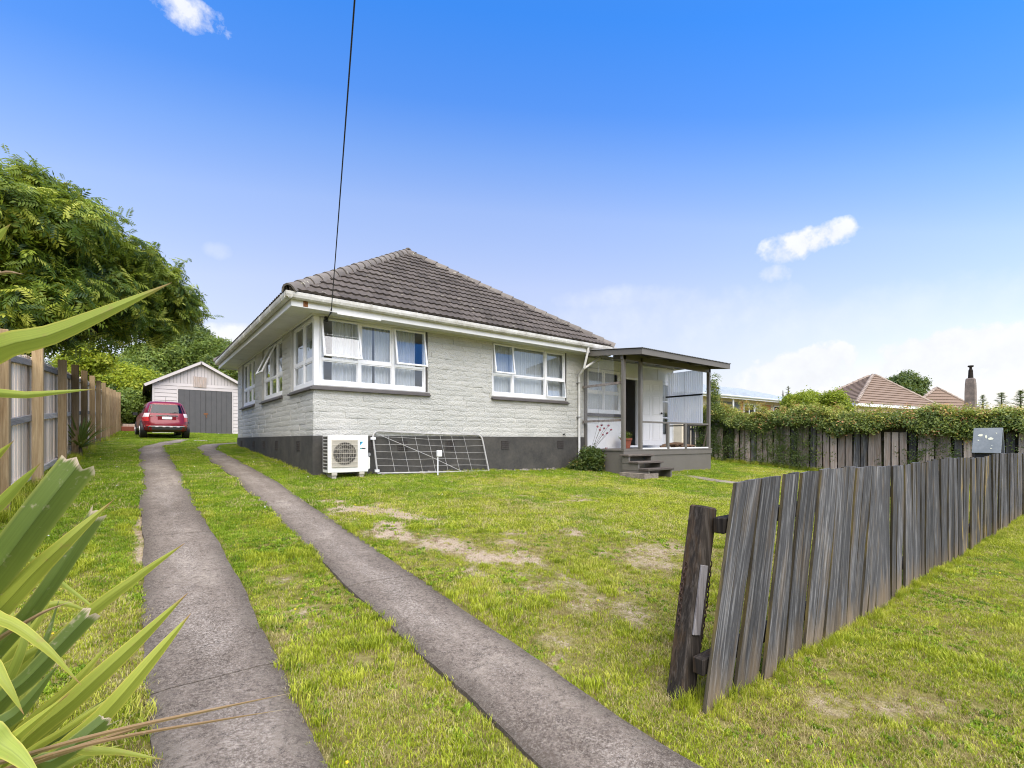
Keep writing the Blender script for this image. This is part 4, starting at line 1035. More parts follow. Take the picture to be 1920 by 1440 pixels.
gx0, gx1, gz0_, gz1_ = ax0+.065, ax0+.555, az0+.09, az1-.085
b = MB(); b.box(gx0, gx1, ay-.006, ay+.02, gz0_, gz1_); gr = build(b, 'fan_guard', M['ac_grille'], ac, bevel=.004)
gcx, gcz = (gx0+gx1)/2, (gz0_+gz1_)/2
M['recess_shade'] = paint('painted_recess_shade', (.055,.048,.04), .7)
b = MB(); b.disc((gcx, ay-.007, gcz), (0,1,0), .215, .006, 40); build(b, 'fan_shade_disc', M['recess_shade'], gr)  # solid dark disc on the guard, painted to stand in for the shaded recess
b = MB()
for k in range(3):
    a = k*2.094+.4; c, s = math.cos(a), math.sin(a)
    p = lambda r_, w_: (gcx+r_*c-w_*s, ay-.012, gcz+r_*s+w_*c)
    b.add([p(.04,-.03), p(.19,-.09), p(.20,.06), p(.05,.03)], [(0,1,2,3)])
b.disc((gcx, ay-.012, gcz), (0,1,0), .045, .006, 16); build(b, 'fan_blades', paint('fan_plastic', (.13,.115,.095), .5), gr)
b = MB()
for k in range(13):
    x = gx0+.02+(gx1-gx0-.04)*k/12; b.tube([(x, ay-.022, gz0_+.015), (x, ay-.022, gz1_-.015)], .0022, 4)
for k in range(7):
    z = gz0_+.02+(gz1_-gz0_-.04)*k/6; b.tube([(gx0+.01, ay-.024, z), (gx1-.01, ay-.024, z)], .0035, 4)
for r_ in (.10, .16, .21): b.tube([(gcx+r_*math.cos(a), ay-.023, gcz+r_*math.sin(a)) for a in np.linspace(0, 6.283, 33)], .002, 4, False)
build(b, 'wire_grid', M['ac_grille'], gr)
b = MB()
for k in range(10):
    z = az0+.06+k*.063
    for j in range(3): b.box(ax0-.004, ax0+.004, ay+.04+j*.085, ay+.11+j*.085, z, z+.046)
build(b, 'coil_slots', M['recess_shade'], body)  # dark blocks on the casing stand in for the shade inside slots
lx, lz = ax0+.60, az1-.125
for nm, pts, m_ in (('emblem', [(lx, lz), (lx+.062, lz), (lx, lz-.075)], 'logo_blue'), ('emblem', [(lx, lz-.012), (lx+.030, lz-.012), (lx, lz-.045)], 'logo_dark')):
    b = MB(); n_ = 3; yo = ay-.004 if m_ == 'logo_blue' else ay-.006; b.v = [(x, yo, z) for x, z in pts]+[(x, ay+.003, z) for x, z in pts]; b.f = [(0,1,2), (3,5,4), (0,3,4,1), (1,4,5,2), (2,5,3,0)]; build(b, nm, M[m_], body)
b = MB(); b.box(lx, lx+.028, ay-.003, ay+.002, lz-.142, lz-.12); build(b, 'emblem', M['logo_teal'], body)
b = MB(); b.box(lx+.032, lx+.105, ay-.003, ay+.002, lz-.142, lz-.12); build(b, 'emblem', M['logo_dark'], body)
for x in (ax0+.12, ax1-.12):
    b = MB(); b.box(x-.05, x+.05, ay+.0, -.15, az0-.055, az0-.0); b.box(x-.04, x+.04, ay+.02, -.17, gz(x, -.3)-.05, az0-.056); build(b, 'foot', M['ac_grille'], ac, bevel=.006)

# ------------------------------------------------------------------ old wire gate leaning on the wall
gt = thing('farm_gate', (2.6, -.25, gz(2.6, -.25)), 'old bent pipe farm gate with wire infill leaning against the plinth', 'gate')
def gpt(u, s):
    xl, xr = 1.20-.06*s, 3.95-.13*s; x = xl+(xr-xl)*u; zb = .735-.06*u; zt = 1.60-.06*u-.02*math.sin(u*3.1)
    return Vector((x, -.17+.12*s, zb+(zt-zb)*s))
M['gate_pipe'] = paint('grey_gate_pipe', (.33,.32,.305), .6, .3, (.5,.48,.45), 6)
b = MB(); pth_ = [gpt(0, 0), gpt(0, .3), gpt(0, .6), gpt(0, .84)]
for k in range(1, 6): a = k/6*1.571; pth_.append(gpt(.055*(1-math.cos(a)), .84+.16*math.sin(a)))
pth_ += [gpt(u, 1) for u in np.linspace(.06, .93, 12)]
for k in range(1, 6): a = k/6*1.571; pth_.append(gpt(.945+.055*math.sin(a), .86+.14*math.cos(a)))
pth_ += [gpt(1, .8), gpt(1, .4), gpt(1, 0)]
b.tube(pth_, .019, 8); build(b, 'pipe_frame', M['gate_pipe'], gt, smooth=True)
b = MB(); b.tube([gpt(0, .0), gpt(1, .0)], .017, 8); build(b, 'bottom_bar', M['gate_pipe'], gt)
for u in (.13, .245, .36, .475, .59, .70, .82): b = MB(); b.tube([gpt(u-.01, 1), gpt(u, .5), gpt(u+.01, 0)], .0042, 5); build(b, 'wire', M['gate_pipe'], gt)
for s in (.17, .34, .52, .69, .86): b = MB(); b.tube([gpt(u, s+.012*math.sin(u*9+s*7)) for u in np.linspace(0, 1, 10)], .0034, 5); build(b, 'wire', M['gate_pipe'], gt)
b = MB(); b.tube([gpt(.02, .95), gpt(.45, .42), gpt(.72, .02)], .007, 6); build(b, 'brace', M['gate_pipe'], gt)
for s in (.06, .82): b = MB(); q = gpt(0, s); b.box(q.x-.05, q.x+.04, q.y-.03, q.y+.03, q.z-.025, q.z+.025); build(b, 'hinge', M['white'], gt)
# small white service box on a post
sb = thing('service_box', (2.46, -.42, gz(2.46, -.42)), 'small white service box on a thin post in front of the leaning gate', 'utility box')
b = MB(); b.box(2.42, 2.53, -.46, -.40, 1.055, 1.19); build(b, 'box', M['white'], sb, bevel=.008)
b = MB(); b.tube([(2.445, -.42, .6), (2.445, -.42, 1.06)], .014, 8); build(b, 'post', M['white'], sb)

# ------------------------------------------------------------------ porch odds and ends
pot = thing('potted_plant', (8.78, -.32, DZ), 'terracotta pot with a small succulent standing on the porch deck', 'potted plant')
b = MB(); b.tube([(8.78, -.32, DZ), (8.78, -.32, DZ+.05), (8.78, -.32, DZ+.24), (8.78, -.32, DZ+.245), (8.78, -.32, DZ+.30), (8.78, -.32, DZ+.30), (8.78, -.32, DZ+.25)], [.10, .115, .155, .172, .175, .155, .14], 20); build(b, 'pot', M['terracotta'], pot, smooth=True)
dw = MB()
for k in range(7):
    a = rng.uniform(-.5, .5); x, y = 10.25+rng.uniform(-.5, .35), -1.0+rng.uniform(-.18, .12)
    L = rng.uniform(.3, .55); z = DZ+.05+.035*(k//3)
    dw.tube([(x-L*math.cos(a), y-L*math.sin(a)*.5, z), (x, y+.03, z+rng.uniform(.01, .05)), (x+L*math.cos(a), y+L*math.sin(a)*.5, z+rng.uniform(-.01, .05))], [rng.uniform(.02, .04), rng.uniform(.04, .06), rng.uniform(.015, .035)], 7)
tag(build(dw, 'driftwood', M['driftwood'], smooth=True), 'heap of gnarled brown driftwood lying on the porch deck', 'driftwood')
# chair glimpsed through the doorway
ch = thing('chair', (9.45, .75, 1.24), 'dark timber chair just inside the open doorway', 'chair')
M['chair'] = paint('dark_chair_timber', (.06,.035,.022), .5)
b = MB(); b.box(9.25, 9.65, .55, .93, 1.66, 1.70); build(b, 'seat', M['chair'], ch)
for x in (9.27, 9.63):
    for y in (.57, .91): b = MB(); b.tube([(x, y, 1.24), (x, y, 1.66 if y > .6 else 2.12)], .018, 6); build(b, 'leg', M['chair'], ch)
for k in range(4): x = 9.33+k*.08; b = MB(); b.tube([(x, .57, 1.70), (x, .56, 2.06)], .01, 5); build(b, 'spindle', M['chair'], ch)
b = MB(); b.box(9.25, 9.65, .545, .585, 2.05, 2.14); build(b, 'top_rail', M['chair'], ch)

# ------------------------------------------------------------------ fences
def paling_mesh(name, w, h, th, m, seed, cant=.0):
    r = random.Random(seed); V = []
    top = r.uniform(-.012, .012); n_ = 5
    for k in range(n_+1):
        z = h*k/n_; bow = .004*math.sin(k/n_*3.1+seed); tw = .003*(k/n_-.5)*r.uniform(-1, 1)
        z0 = z-(top if k == n_ else 0); z1 = z+(top if k == n_ else 0)
        V += [(-w/2+bow, -th/2+tw, z0), (w/2+bow, -th/2-tw, z1), (w/2+bow, th/2-tw, z1), (-w/2+bow, th/2+tw, z0)]
    F_ = [(0,3,2,1), (n_*4, n_*4+1, n_*4+2, n_*4+3)]
    for k in range(n_): F_ += [(k*4+i, k*4+(i+1)%4, k*4+4+(i+1)%4, k*4+4+i) for i in range(4)]
    me = bpy.data.meshes.new(name); me.from_pydata(V, [], F_); me.materials.append(m); fix_normals(me); return me
# front fence: weathered palings, leaning at the gate end
ff = thing('paling_fence', (5, -8.28, 0), 'low weathered grey paling fence along the street front, leaning at its gate end', 'fence')
def board(x, y, tilt, L, w, m, seed):
    r = random.Random(seed); V = []; n_ = 6; th = .019; sl = math.tan(tilt); yaw = r.uniform(-.04, .04); top = r.uniform(-.004, .004); L = L/math.cos(tilt)
    for k in range(n_+1):
        z = L*k/n_; bow = .006*math.sin(k/n_*3.1)*r.uniform(-.6, 1); yo = .004*math.sin(k/n_*2.6+seed)
        for sx_, sy_ in ((-1, -1), (1, -1), (1, 1), (-1, 1)):
            V.append((sx_*w/2+bow, sy_*th/2+yaw*sx_*w/2+yo+.006*(sx_ == 1)*math.sin(k*.5+seed), z-L/2+(sx_*top+sx_*w/2*sl if k == n_ else sx_*w/2*sl if k == 0 else 0)))
    F_ = [(0,3,2,1), (n_*4, n_*4+1, n_*4+2, n_*4+3)]
    for k in range(n_): F_ += [(k*4+i, k*4+(i+1)%4, k*4+4+(i+1)%4, k*4+4+i) for i in range(4)]
    me_ = bpy.data.meshes.new('paling'); me_.from_pydata(V, [], F_); me_.materials.append(m); me_.materials.append(M['paling_edge_shade']); fix_normals(me_)
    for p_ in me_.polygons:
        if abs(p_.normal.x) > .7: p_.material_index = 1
    link('paling', me_, None, ff, (x+L/2*math.sin(tilt), y, -.03+L/2*math.cos(tilt)), (0, tilt, 0))
x = -.34; k = 0
while x < 11.6:
    if x < 2.2: tilt = R(15.0-5.0*(x+.34)/2.6)+R(rng.uniform(-.5, .5))
    else: tilt = R(1.6*math.sin(x*1.1)+rng.uniform(-1.2, 1.2))
    L = 1.215+rng.uniform(-.008, .008)+.014*math.sin(x*1.7)+(.012 if 6.9 < x < 8 else 0)
    w_ = rng.choice((.134, .128, .140, .124, .136)) if x < 2.2 else rng.choice((.140, .134, .145, .128, .138))
    m_ = M['paling_ochre'] if 5.0 < x < 6.9 and rng.random() < .6 else M['paling_grey']
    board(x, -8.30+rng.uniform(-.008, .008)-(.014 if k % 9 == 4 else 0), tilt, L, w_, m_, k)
    step = w_/math.cos(tilt)+(rng.uniform(.008, .020) if x < 2.2 else rng.choice((.010, .012, .016, .022, .030)))
    if 2.0 < x < 2.2: step += .02
    if 6.85 < x < 7.0: step += .09
    x += step; k += 1
for z in (.235, .945):
    for a, b_ in ((-.22+(.06 if z > .5 else -.14), 2.45), (2.47, 6.9), (7.1, 11.6)):
        r_ = MB(); r_.bar((a, -8.255, z-.008), (b_, -8.245, z+.01), .062, .085); build(r_, 'rail', M['post_dark'], ff, bevel=.005)
for x in (2.42, 4.7, 7.02, 9.3, 11.4): q = MB(); q.box(x-.05, x+.05, -8.21, -8.12, -.3, 1.05); build(q, 'post', M['post_dark'], ff, bevel=.008)
# the leaning gate post at its end
gpz = thing('gate_post', (-.46, -8.14, 0), 'blackened square gate post leaning beside the end of the paling fence', 'post')
lean = Matrix.Translation((-.415, -8.15, -.25)) @ Matrix.Rotation(R(12.5), 4, 'Y') @ Matrix.Rotation(R(-8), 4, 'Z')
def lb(mb, *a):
    q = MB().box(*a); mb.add([lean @ Vector(v) for v in q.v], q.f); return mb
build(lb(MB(), -.055, .055, -.055, .055, 0, 1.31), 'timber', M['post_dark'], gpz, bevel=.010)
build(lb(MB(), -.04, .015, -.068, -.0551, .62, .99), 'nailed_batten', wood('grey_batten_timber', (.05,.045,.045), (.15,.14,.14), (.30,.28,.28), (.08,.06,.05)), gpz, bevel=.003)
def chain(name, pts, label):
    root = thing(name, pts[-1], label, 'chain'); m_ = M['rust_dark'] if 'rust_dark' in M else M['rust']
    P_ = [Vector(p) for p in pts]; d_ = [0]
    for a, b_ in zip(P_, P_[1:]): d_.append(d_[-1]+(b_-a).length)
    n_ = int(d_[-1]/.028)
    for i in range(n_):
        s_ = i*.028; j = max(k for k in range(len(d_)) if d_[k] <= s_+1e-6); j = min(j, len(P_)-2)
        c_ = P_[j]+(P_[j+1]-P_[j])*((s_-d_[j])/(d_[j+1]-d_[j])); t_ = (P_[j+1]-P_[j]).normalized()
        sd_ = t_.cross(Vector((0,1,.1))).normalized() if i % 2 else t_.cross(Vector((1,0,.1))).normalized()
        b_ = MB(); b_.tube([c_+t_*.019*math.cos(a)+sd_*.010*math.sin(a) for a in np.linspace(0, 6.283, 9)], .0035, 4, False); build(b_, 'chain_link', m_, root)
_n = NT('dark_rust'); M['rust_dark'] = _n.pbr(_n.ramp(_n.noise(_n.pos(), 60, 4), [(.3, (.012,.009,.008)), (.7, (.06,.03,.018))]), .8)
chain('chain', [lean @ Vector((.075, -.03, 1.0)), lean @ Vector((.08, -.03, .8)), lean @ Vector((.072, -.03, .62)), lean @ Vector((.062, -.03, .50))], 'rusty chain hanging between the gate post and the palings')
chain('chain', [lean @ Vector((-.062, .02, .97)), lean @ Vector((-.075, .02, .85)), lean @ Vector((-.066, .02, .66)), lean @ Vector((-.062, .02, .62))], 'rusty chain loop hanging on the lawn side of the gate post')

# left boundary fence, posts and rails towards the drive
lf = thing('boundary_fence', (-3.8, 8, gz(-3.8, 8)), 'tall timber boundary fence with treated pine posts along the drive', 'fence')
FK = .0187
def fx(y): return -3.85+FK*(y-.24)
PY_ = [-4.1, -1.71, .48, 3.0, 4.97, 6.85, 8.95, 11.0, 13.2, 15.25, 17.3, 19.4, 21.6, 23.9, 26.4]
for i, y in enumerate(PY_):
    x = fx(y); zt = gz(x, y)+2.06+rng.uniform(-.04, .05)
    q = MB(); q.box(x-.062, x+.062, y-.062, y+.062, gz(x, y)-.3, zt); build(q, 'post', M['pine'], lf, bevel=.006)
LP = [paling_mesh('paling', w, 1.0, .019, M['paling_pale'], 60+i) for i, w in enumerate((.146, .143, .147, .140))]
y = -4.3
while y < 26.4:
    x = fx(y)-.115; z = gz(x, y)+.03
    link('paling', rng.choice(LP), None, lf, (x+rng.uniform(-.004, .004), y, z), (0, rng.uniform(-.004, .004), R(90)+rng.uniform(-.02, .02)), (1, 1, 1.86+rng.uniform(-.015, .02)))
    y += .1535
for a, b_ in zip(PY_, PY_[1:]):
    for h in (.12, .98, 1.80):
        r_ = MB(); r_.bar((fx(a)-.083, a-.03, gz(fx(a), a)+h), (fx(b_)-.083, b_-.032, gz(fx(b_), b_)+h), .045, .092); build(r_, 'rail', M['rail_grey'], lf, bevel=.004)

# right boundary fence behind the lawn
rf_ = thing('side_fence', (15, -4, gz(15, -4)), 'gappy brown paling fence under the hedge on the far side of the lawn', 'fence')
RP = [paling_mesh('paling', w, 1.0, .02, M['paling_brown'], 80+i) for i, w in enumerate((.165, .155, .172, .15))] + [paling_mesh('paling', .16, 1.0, .02, M['paling_grey'], 90)]
y = 1.6; k = 0
while y > -9.3:
    z = gz(15, y)-.03; L = 1.45+.10*math.sin(y*.6)+rng.uniform(-.05, .05)
    if -3.2 < y < -1.6: L += .18
    if rng.random() > .07: link('paling', rng.choice(RP), None, rf_, (15+rng.uniform(-.01, .01), y, z), (0, rng.uniform(-.02, .02), R(90)+rng.uniform(-.04, .04)), (1, 1, L))
    y -= .195+rng.uniform(-.012, .02); k += 1
for h in (.3, 1.15): r_ = MB(); r_.bar((15.05, 1.7, gz(15, 1.7)+h), (15.05, -9.3, gz(15, -9.3)+h), .05, .09); build(r_, 'rail', M['post_dark'], rf_)
for y in (1.2, -1.2, -3.6, -6.0, -8.4): q = MB(); q.box(15.08, 15.18, y-.05, y+.05, gz(15, y)-.3, gz(15, y)+1.4); build(q, 'post', M['post_dark'], rf_)

# letterbox behind the front fence
M['slate'] = paint('slate_blue_paint', (.15,.17,.18), .75, .25, (.24,.26,.27))
_n = NT('lichen'); M['lichen'] = _n.pbr((.62,.62,.48), .9)
lbx = thing('letterbox', (8.7, -8.0, 0), 'slate grey letterbox with pitched lid and pale lichen spots behind the paling fence', 'letterbox')
LX = 8.55
def lbp(px, py, X): p = onX(px, py, X); return p
y_r, y_l = onX(1877, 850, LX).y, onX(1822, 850, LX).y
ze0, zr0 = onX(1850, 850, LX).z, onX(1855, 803, LX+.17).z
c3, c2 = Vector((LX, y_l, ze0)), Vector((LX, y_r, ze0)); c0, c1 = Vector((LX+.17, y_l, zr0)), Vector((LX+.17, y_r, zr0))
back0, back1 = Vector((LX+.34, y_l, ze0)), Vector((LX+.34, y_r, ze0))
for q4 in ((c3, c2, c1, c0), (c0, c1, back1, back0)):
    nn = (q4[1]-q4[0]).cross(q4[3]-q4[0]).normalized(); nn = nn if nn.z > 0 else -nn
    b = MB(); b.hexa([*q4, *[p+nn*.018 for p in q4]]); o_ = build(b, 'lid', M['slate'], lbx, bevel=.003)
    if q4[0] is c3: lid, ln_ = o_, nn
for (fxx, fyy, rx, rz) in ((.26, .30, .030, .022), (.62, .44, .036, .022), (.46, .36, .012, .030), (.80, .22, .010, .008), (.20, .50, .012, .009), (.66, .82, .012, .008), (.68, .72, .008, .006)):
    top_ = c0+(c1-c0)*fxx; bot_ = c3+(c2-c3)*fxx; c = top_+(bot_-top_)*fyy; U = (c1-c0).normalized(); V = (bot_-top_).normalized()
    b = MB(); ring = []
    for q in range(11): a = q/11*6.283; ring.append(c+U*rx*math.cos(a)*(.8+.4*rng.random())+V*rz*math.sin(a)*(.8+.4*rng.random())+ln_*.022)
    b.v = ring+[p-ln_*.008 for p in ring]; b.f = [tuple(range(11))]+[(i, (i+1)%11, 11+(i+1)%11, 11+i) for i in range(11)]; build(b, 'lichen_spot', M['lichen'], lid)
b = MB(); xa, xb, ya, yb = LX+.03, LX+.31, y_r+.03, y_l-.03
b.v = [(xa, ya, .86), (xb, ya, .86), (xb, yb, .86), (xa, yb, .86), (xa, ya, ze0+.04), (xb, ya, ze0+.04), (xb, yb, ze0+.04), (xa, yb, ze0+.04), (LX+.17, ya, zr0-.02), (LX+.17, yb, zr0-.02)]
b.f = [(0,1,5,8,4), (1,2,6,5), (2,3,7,9,6), (3,0,4,7), (4,8,9,7), (8,5,6,9), (3,2,1,0)]; build(b, 'box', M['dark'], lbx)
b = MB(); b.box(LX+.12, LX+.22, (ya+yb)/2-.05, (ya+yb)/2+.05, -.2, .87); build(b, 'post', M['post_dark'], lbx)

# ------------------------------------------------------------------ garage
GY = 21.8
gL = onY(286, 760, GY).x; gA = onY(377, 681, GY); gR = 2*gA.x-gL; gB = gz(0, GY); eT = onY(286, 716, GY).z-.02
ga = thing('garage', (gA.x, GY+3, gB), 'white weatherboard garage with grey double doors at the end of the drive', 'garage')
M['wb'] = paint('pinkish_white_board_paint', (.52,.475,.45), .6, .22, (.50,.45,.41), 5)
M['door_grey'] = paint('charcoal_door_paint', (.075,.073,.072), .6, .2, (.10,.095,.09))
dL_, dR_, dT_ = onY(334, 730, GY).x, onY(435, 735, GY).x, onY(380, 732, GY).z
b = MB(); b.box(gL+.01, dL_, GY+.01, GY+.08, gB-.3, dT_); b.box(dR_, gR-.01, GY+.01, GY+.08, gB-.3, dT_)
b.v += [(gL+.01, GY+.01, dT_), (gR-.01, GY+.01, dT_), (gR-.01, GY+.01, eT), (gA.x, GY+.01, gA.z-.03), (gL+.01, GY+.01, eT)]; nb2 = len(b.v); b.v += [(p[0], GY+.08, p[2]) for p in b.v[nb2-5:nb2]]
o_ = nb2-5; b.f += [tuple(o_+i for i in (0,1,2,3,4)), tuple(o_+5+i for i in (4,3,2,1,0))]+[(o_+i, o_+(i+1)%5, o_+5+(i+1)%5, o_+5+i) for i in range(5)]
b.box(gL+.01, gL+.08, GY+.08, GY+6, gB-.3, eT); b.box(gR-.08, gR-.01, GY+.08, GY+6, gB-.3, eT); b.box(gL+.01, gR-.01, GY+5.95, GY+6.02, gB-.3, eT)
gw = build(b, 'wall', M['post_dark'], ga)  # backing coloured dark so the gaps between boards read as shadow lines
zg = onY(380, 721, GY).z; h_ = .185; z = gB-.05
while z < zg-.02:
    zt = min(z+h_, zg)
    for a0, a1 in (((gL, dL_-.05), (dR_+.05, gR)) if z < dT_-.02 else ((gL, gR),)):
        if zt > z+.03:
            w_ = MB(); w_.hexa([(a0, GY-.026, z), (a1, GY-.026, z), (a1, GY+.012, z), (a0, GY+.012, z), (a0, GY-.006, zt), (a1, GY-.006, zt), (a1, GY+.012, zt), (a0, GY+.012, zt)]); build(w_, 'weatherboard', M['wb'], gw)
    z = zt if zt >= zg else z+h_+.012
sl_ = (gA.z-.05-eT)/(gA.x-gL); x = gL+.1
while x < gR-.12:
    x1 = min(x+.155, gR-.1); zt = lambda q: eT+sl_*((q-gL) if q < gA.x else (gR-q))-.02
    if min(zt(x), zt(x1)) > zg+.02:
        w_ = MB(); w_.hexa([(x+.006, GY-.008, zg), (x1-.006, GY-.008, zg), (x1-.004, GY+.012, zg), (x+.004, GY+.012, zg), (x+.004, GY-.008, zt(x)), (x1-.004, GY-.008, zt(x1)), (x1-.004, GY+.012, zt(x1)), (x+.004, GY+.012, zt(x))]); build(w_, 'gable_board', M['wb'], gw)
    x += .157
for x in (gL-.012, gR-.08): w_ = MB(); w_.box(x, x+.092, GY-.03, GY-.0225, gB-.1, eT); build(w_, 'corner_board', M['wb'], gw)
ov = .34
for s in (-1, 1):
    e = gA.x+s*(gA.x-gL+ov); ze = eT-sl_*ov*.95
    r_ = MB(); V = [(gA.x, GY-.22, gA.z+.06), (e, GY-.22, ze+.05), (e, GY+6.2, ze+.05), (gA.x, GY+6.2, gA.z+.06)]; r_.hexa(V+[(p[0], p[1], p[2]+.03) for p in V]); rr_ = build(r_, 'roof', M['roof_iron'], ga)
    r_ = MB(); r_.bar((gA.x, GY-.235, gA.z), (e, GY-.235, ze-.01), .024, .13); build(r_, 'barge_board', M['wb'], ga)
    r_ = MB(); r_.bar((e, GY-.2, ze-.03), (e, GY+6.1, ze-.03), .09, .09); build(r_, 'gutter', M['post_dark'], ga)
w_ = MB(); w_.box(dL_-.06, dL_, GY-.028, GY+.02, gB, dT_+.05); w_.box(dR_, dR_+.06, GY-.028, GY+.02, gB, dT_+.05); w_.box(dL_, dR_, GY-.028, GY+.02, dT_, dT_+.05); w_.box(dL_-.06, dR_+.06, GY-.012, GY+.02, dT_+.05, dT_+.24); build(w_, 'door_frame', M['wb'], ga)
dm = (dL_+dR_)/2
for a0, a1 in ((dL_+.012, dm-.006), (dm+.006, dR_-.012)):
    q = MB(); q.box(a0, a1, GY+.0, GY+.04, gB-.05, dT_-.012); d_ = build(q, 'door', M['door_grey'], ga)
    for k in range(5):
        p0 = a0+(a1-a0)*k/5; p1 = a0+(a1-a0)*(k+1)/5; q = MB(); q.box(p0+.005, p1-.005, GY-.018, GY+.002, gB-.04, dT_-.014); build(q, 'plank', M['door_grey'], d_, bevel=.003)
q = MB(); q.box(dm-.10, dm+.10, GY-.035, GY-.015, gB+1.02, gB+1.10); q.tube([(dm, GY-.03, gB+1.0), (dm+.03, GY-.04, gB+.86)], .02, 6); build(q, 'latch', M['rust'], ga)
p0, p1 = onY(363, 725, GY-.05), onY(387, 707, GY-.05); q = MB(); q.box(p0.x, p1.x, GY-.05, GY-.025, p0.z, p1.z); q.v = [(v[0], v[1], v[2]-.05*(v[0]-p0.x)) for v in q.v]; build(q, 'patch_board', M['paling_brown'], ga)

# ------------------------------------------------------------------ red car
car = thing('car', (-1.63, 15.9, gz(-1.9, 17)), 'red compact SUV parked on the grass before the garage', 'car')
car.rotation_euler = (R(.6), 0, R(3.6)); car.scale = (.955, .955, .955)
cz0 = gz(-1.9, 16.6)-gz(-1.9, 17)
def cpaint():
    n = NT('red_car_paint'); return n.pbr((.17,.004,.010), .35, .1, spec=.35, **{'Coat Weight': .45, 'Coat Roughness': .06})
M['red'] = cpaint()
M['chrome'] = NT('chrome').pbr((.75,.75,.75), .15, 1.0)
M['lens_red'] = NT('red_lens').pbr((.45,.02,.02), .15, spec=.6); M['lens_clear'] = NT('clear_lens').pbr((.72,.62,.60), .15, spec=.6)
M['cladding'] = paint('grey_bumper_plastic', (.06,.06,.06), .55, .1); M['silver'] = NT('silver_plastic').pbr((.42,.41,.40), .4, .4)
LV = [(.26,.20,4.25,.76), (.34,.04,4.42,.86), (.50,-.02,4.50,.895), (.66,.00,4.52,.905), (.80,.05,4.50,.905), (.95,.09,4.30,.895), (1.04,.12,3.75,.875), (1.09,.14,3.45,.85), (1.25,.20,3.12,.80), (1.42,.29,2.78,.735), (1.55,.38,2.45,.67), (1.63,.52,2.2,.58), (1.665,.80,1.95,.40)]
def lev(z):
    zs = [l[0] for l in LV]; return [float(np.interp(z, zs, [l[i] for l in LV])) for i in (1, 2, 3)]
EXP = 5.0
def outline(z, n_=40):
    r0, f0, hw = lev(z); my, hy = (r0+f0)/2, (f0-r0)/2; out = []
    for k in range(n_):
        a = 2*math.pi*k/n_; c, s = math.cos(a), math.sin(a)
        out.append((hw*math.copysign(abs(c)**(2/EXP), c), my+hy*math.copysign(abs(s)**(2/EXP), s), z))
    return out
def cbuild(mb, name, m, parent, smooth=True, bevel=0):
    """mesh given in the car's own axes"""
    vs_ = mb.v; c = Vector([(min(p[i] for p in vs_)+max(p[i] for p in vs_))/2 for i in range(3)])
    me_ = bpy.data.meshes.new(name); me_.from_pydata([tuple(Vector(p)-c) for p in vs_], [], mb.f); fix_normals(me_); me_.materials.append(m)
    if smooth:
        for p_ in me_.polygons: p_.use_smooth = True
        me_.set_sharp_from_angle(angle=R(38))
    o = bpy.data.objects.new(name, me_); COL.objects.link(o); o.parent = parent; base_ = CB.get(parent.name, Vector((0,0,0))); o.location = c-base_; CB[o.name] = c; return o
CB = {}
zs = sorted(set([l[0] for l in LV]+[.42, .58, .73, .88, 1.0, 1.17, 1.33, 1.48, 1.59])); b = MB(); n_ = 40
for z in zs: b.v += outline(z)
for i in range(len(zs)-1):
    for k in range(n_): b.f.append((i*n_+k, i*n_+(k+1)%n_, (i+1)*n_+(k+1)%n_, (i+1)*n_+k))
b.f += [tuple(range(n_-1,-1,-1)), tuple((len(zs)-1)*n_+k for k in range(n_))]
cb_ = cbuild(b, 'body', M['red'], car)
def rear_y(z, x): 
    r0, f0, hw = lev(z); my, hy = (r0+f0)/2, (f0-r0)/2; q = min(abs(x)/hw, .999); return my-hy*(1-q**EXP)**(1/EXP)
def side_x(z, y):
    r0, f0, hw = lev(z); my, hy = (r0+f0)/2, (f0-r0)/2; q = min(abs(y-my)/hy, .999); return hw*(1-q**EXP)**(1/EXP)
def rpatch(x0, x1, z0, z1, off, tx=0, nx=10, nz=5):
    """patch hugging the tail; tx narrows it upwards"""
    b = MB()
    for j in range(nz+1):
        z = z0+(z1-z0)*j/nz
        for i in range(nx+1):
            x = x0+(x1-x0)*i/nx; x *= 1-tx*j/nz; b.v.append((x, rear_y(z, x)-off, z))
    b.f = [(j*(nx+1)+i, j*(nx+1)+i+1, (j+1)*(nx+1)+i+1, (j+1)*(nx+1)+i) for j in range(nz) for i in range(nx)]; return b
def spatch(s, y0, y1, z0, z1, off, dy0=0, dy1=0, ny=8, nz=4):
    b = MB()
    for j in range(nz+1):
        z = z0+(z1-z0)*j/nz
        for i in range(ny+1):
            y = (y0+dy0*j/nz)+((y1+dy1*j/nz)-(y0+dy0*j/nz))*i/ny; b.v.append((s*(side_x(z, y)+off), y, z))
    b.f = [(j*(ny+1)+i, j*(ny+1)+i+1, (j+1)*(ny+1)+i+1, (j+1)*(ny+1)+i) for j in range(nz) for i in range(ny)]; return b
cbuild(rpatch(-.70, .70, 1.11, 1.50, .010, .16), 'rear_window', M['car_glass'], car)
cbuild(rpatch(-.66, .66, 1.13, 1.48, .004, .16), 'rear_window_dark_backing', M['dark'], car)  # dark sheet under the glass stands in for the unlit cabin
cbuild(rpatch(-.86, .86, .27, .50, .012), 'bumper', M['cladding'], car)
cbuild(rpatch(-.80, .80, .49, .535, .022), 'bumper_trim', M['silver'], car)
for x in (-.38, -.12, .14, .40): b = MB(); b.box(x-.055, x+.055, -.045, -.01, .475, .505); cbuild(b, 'parking_sensor', M['lens_clear'], car, False)
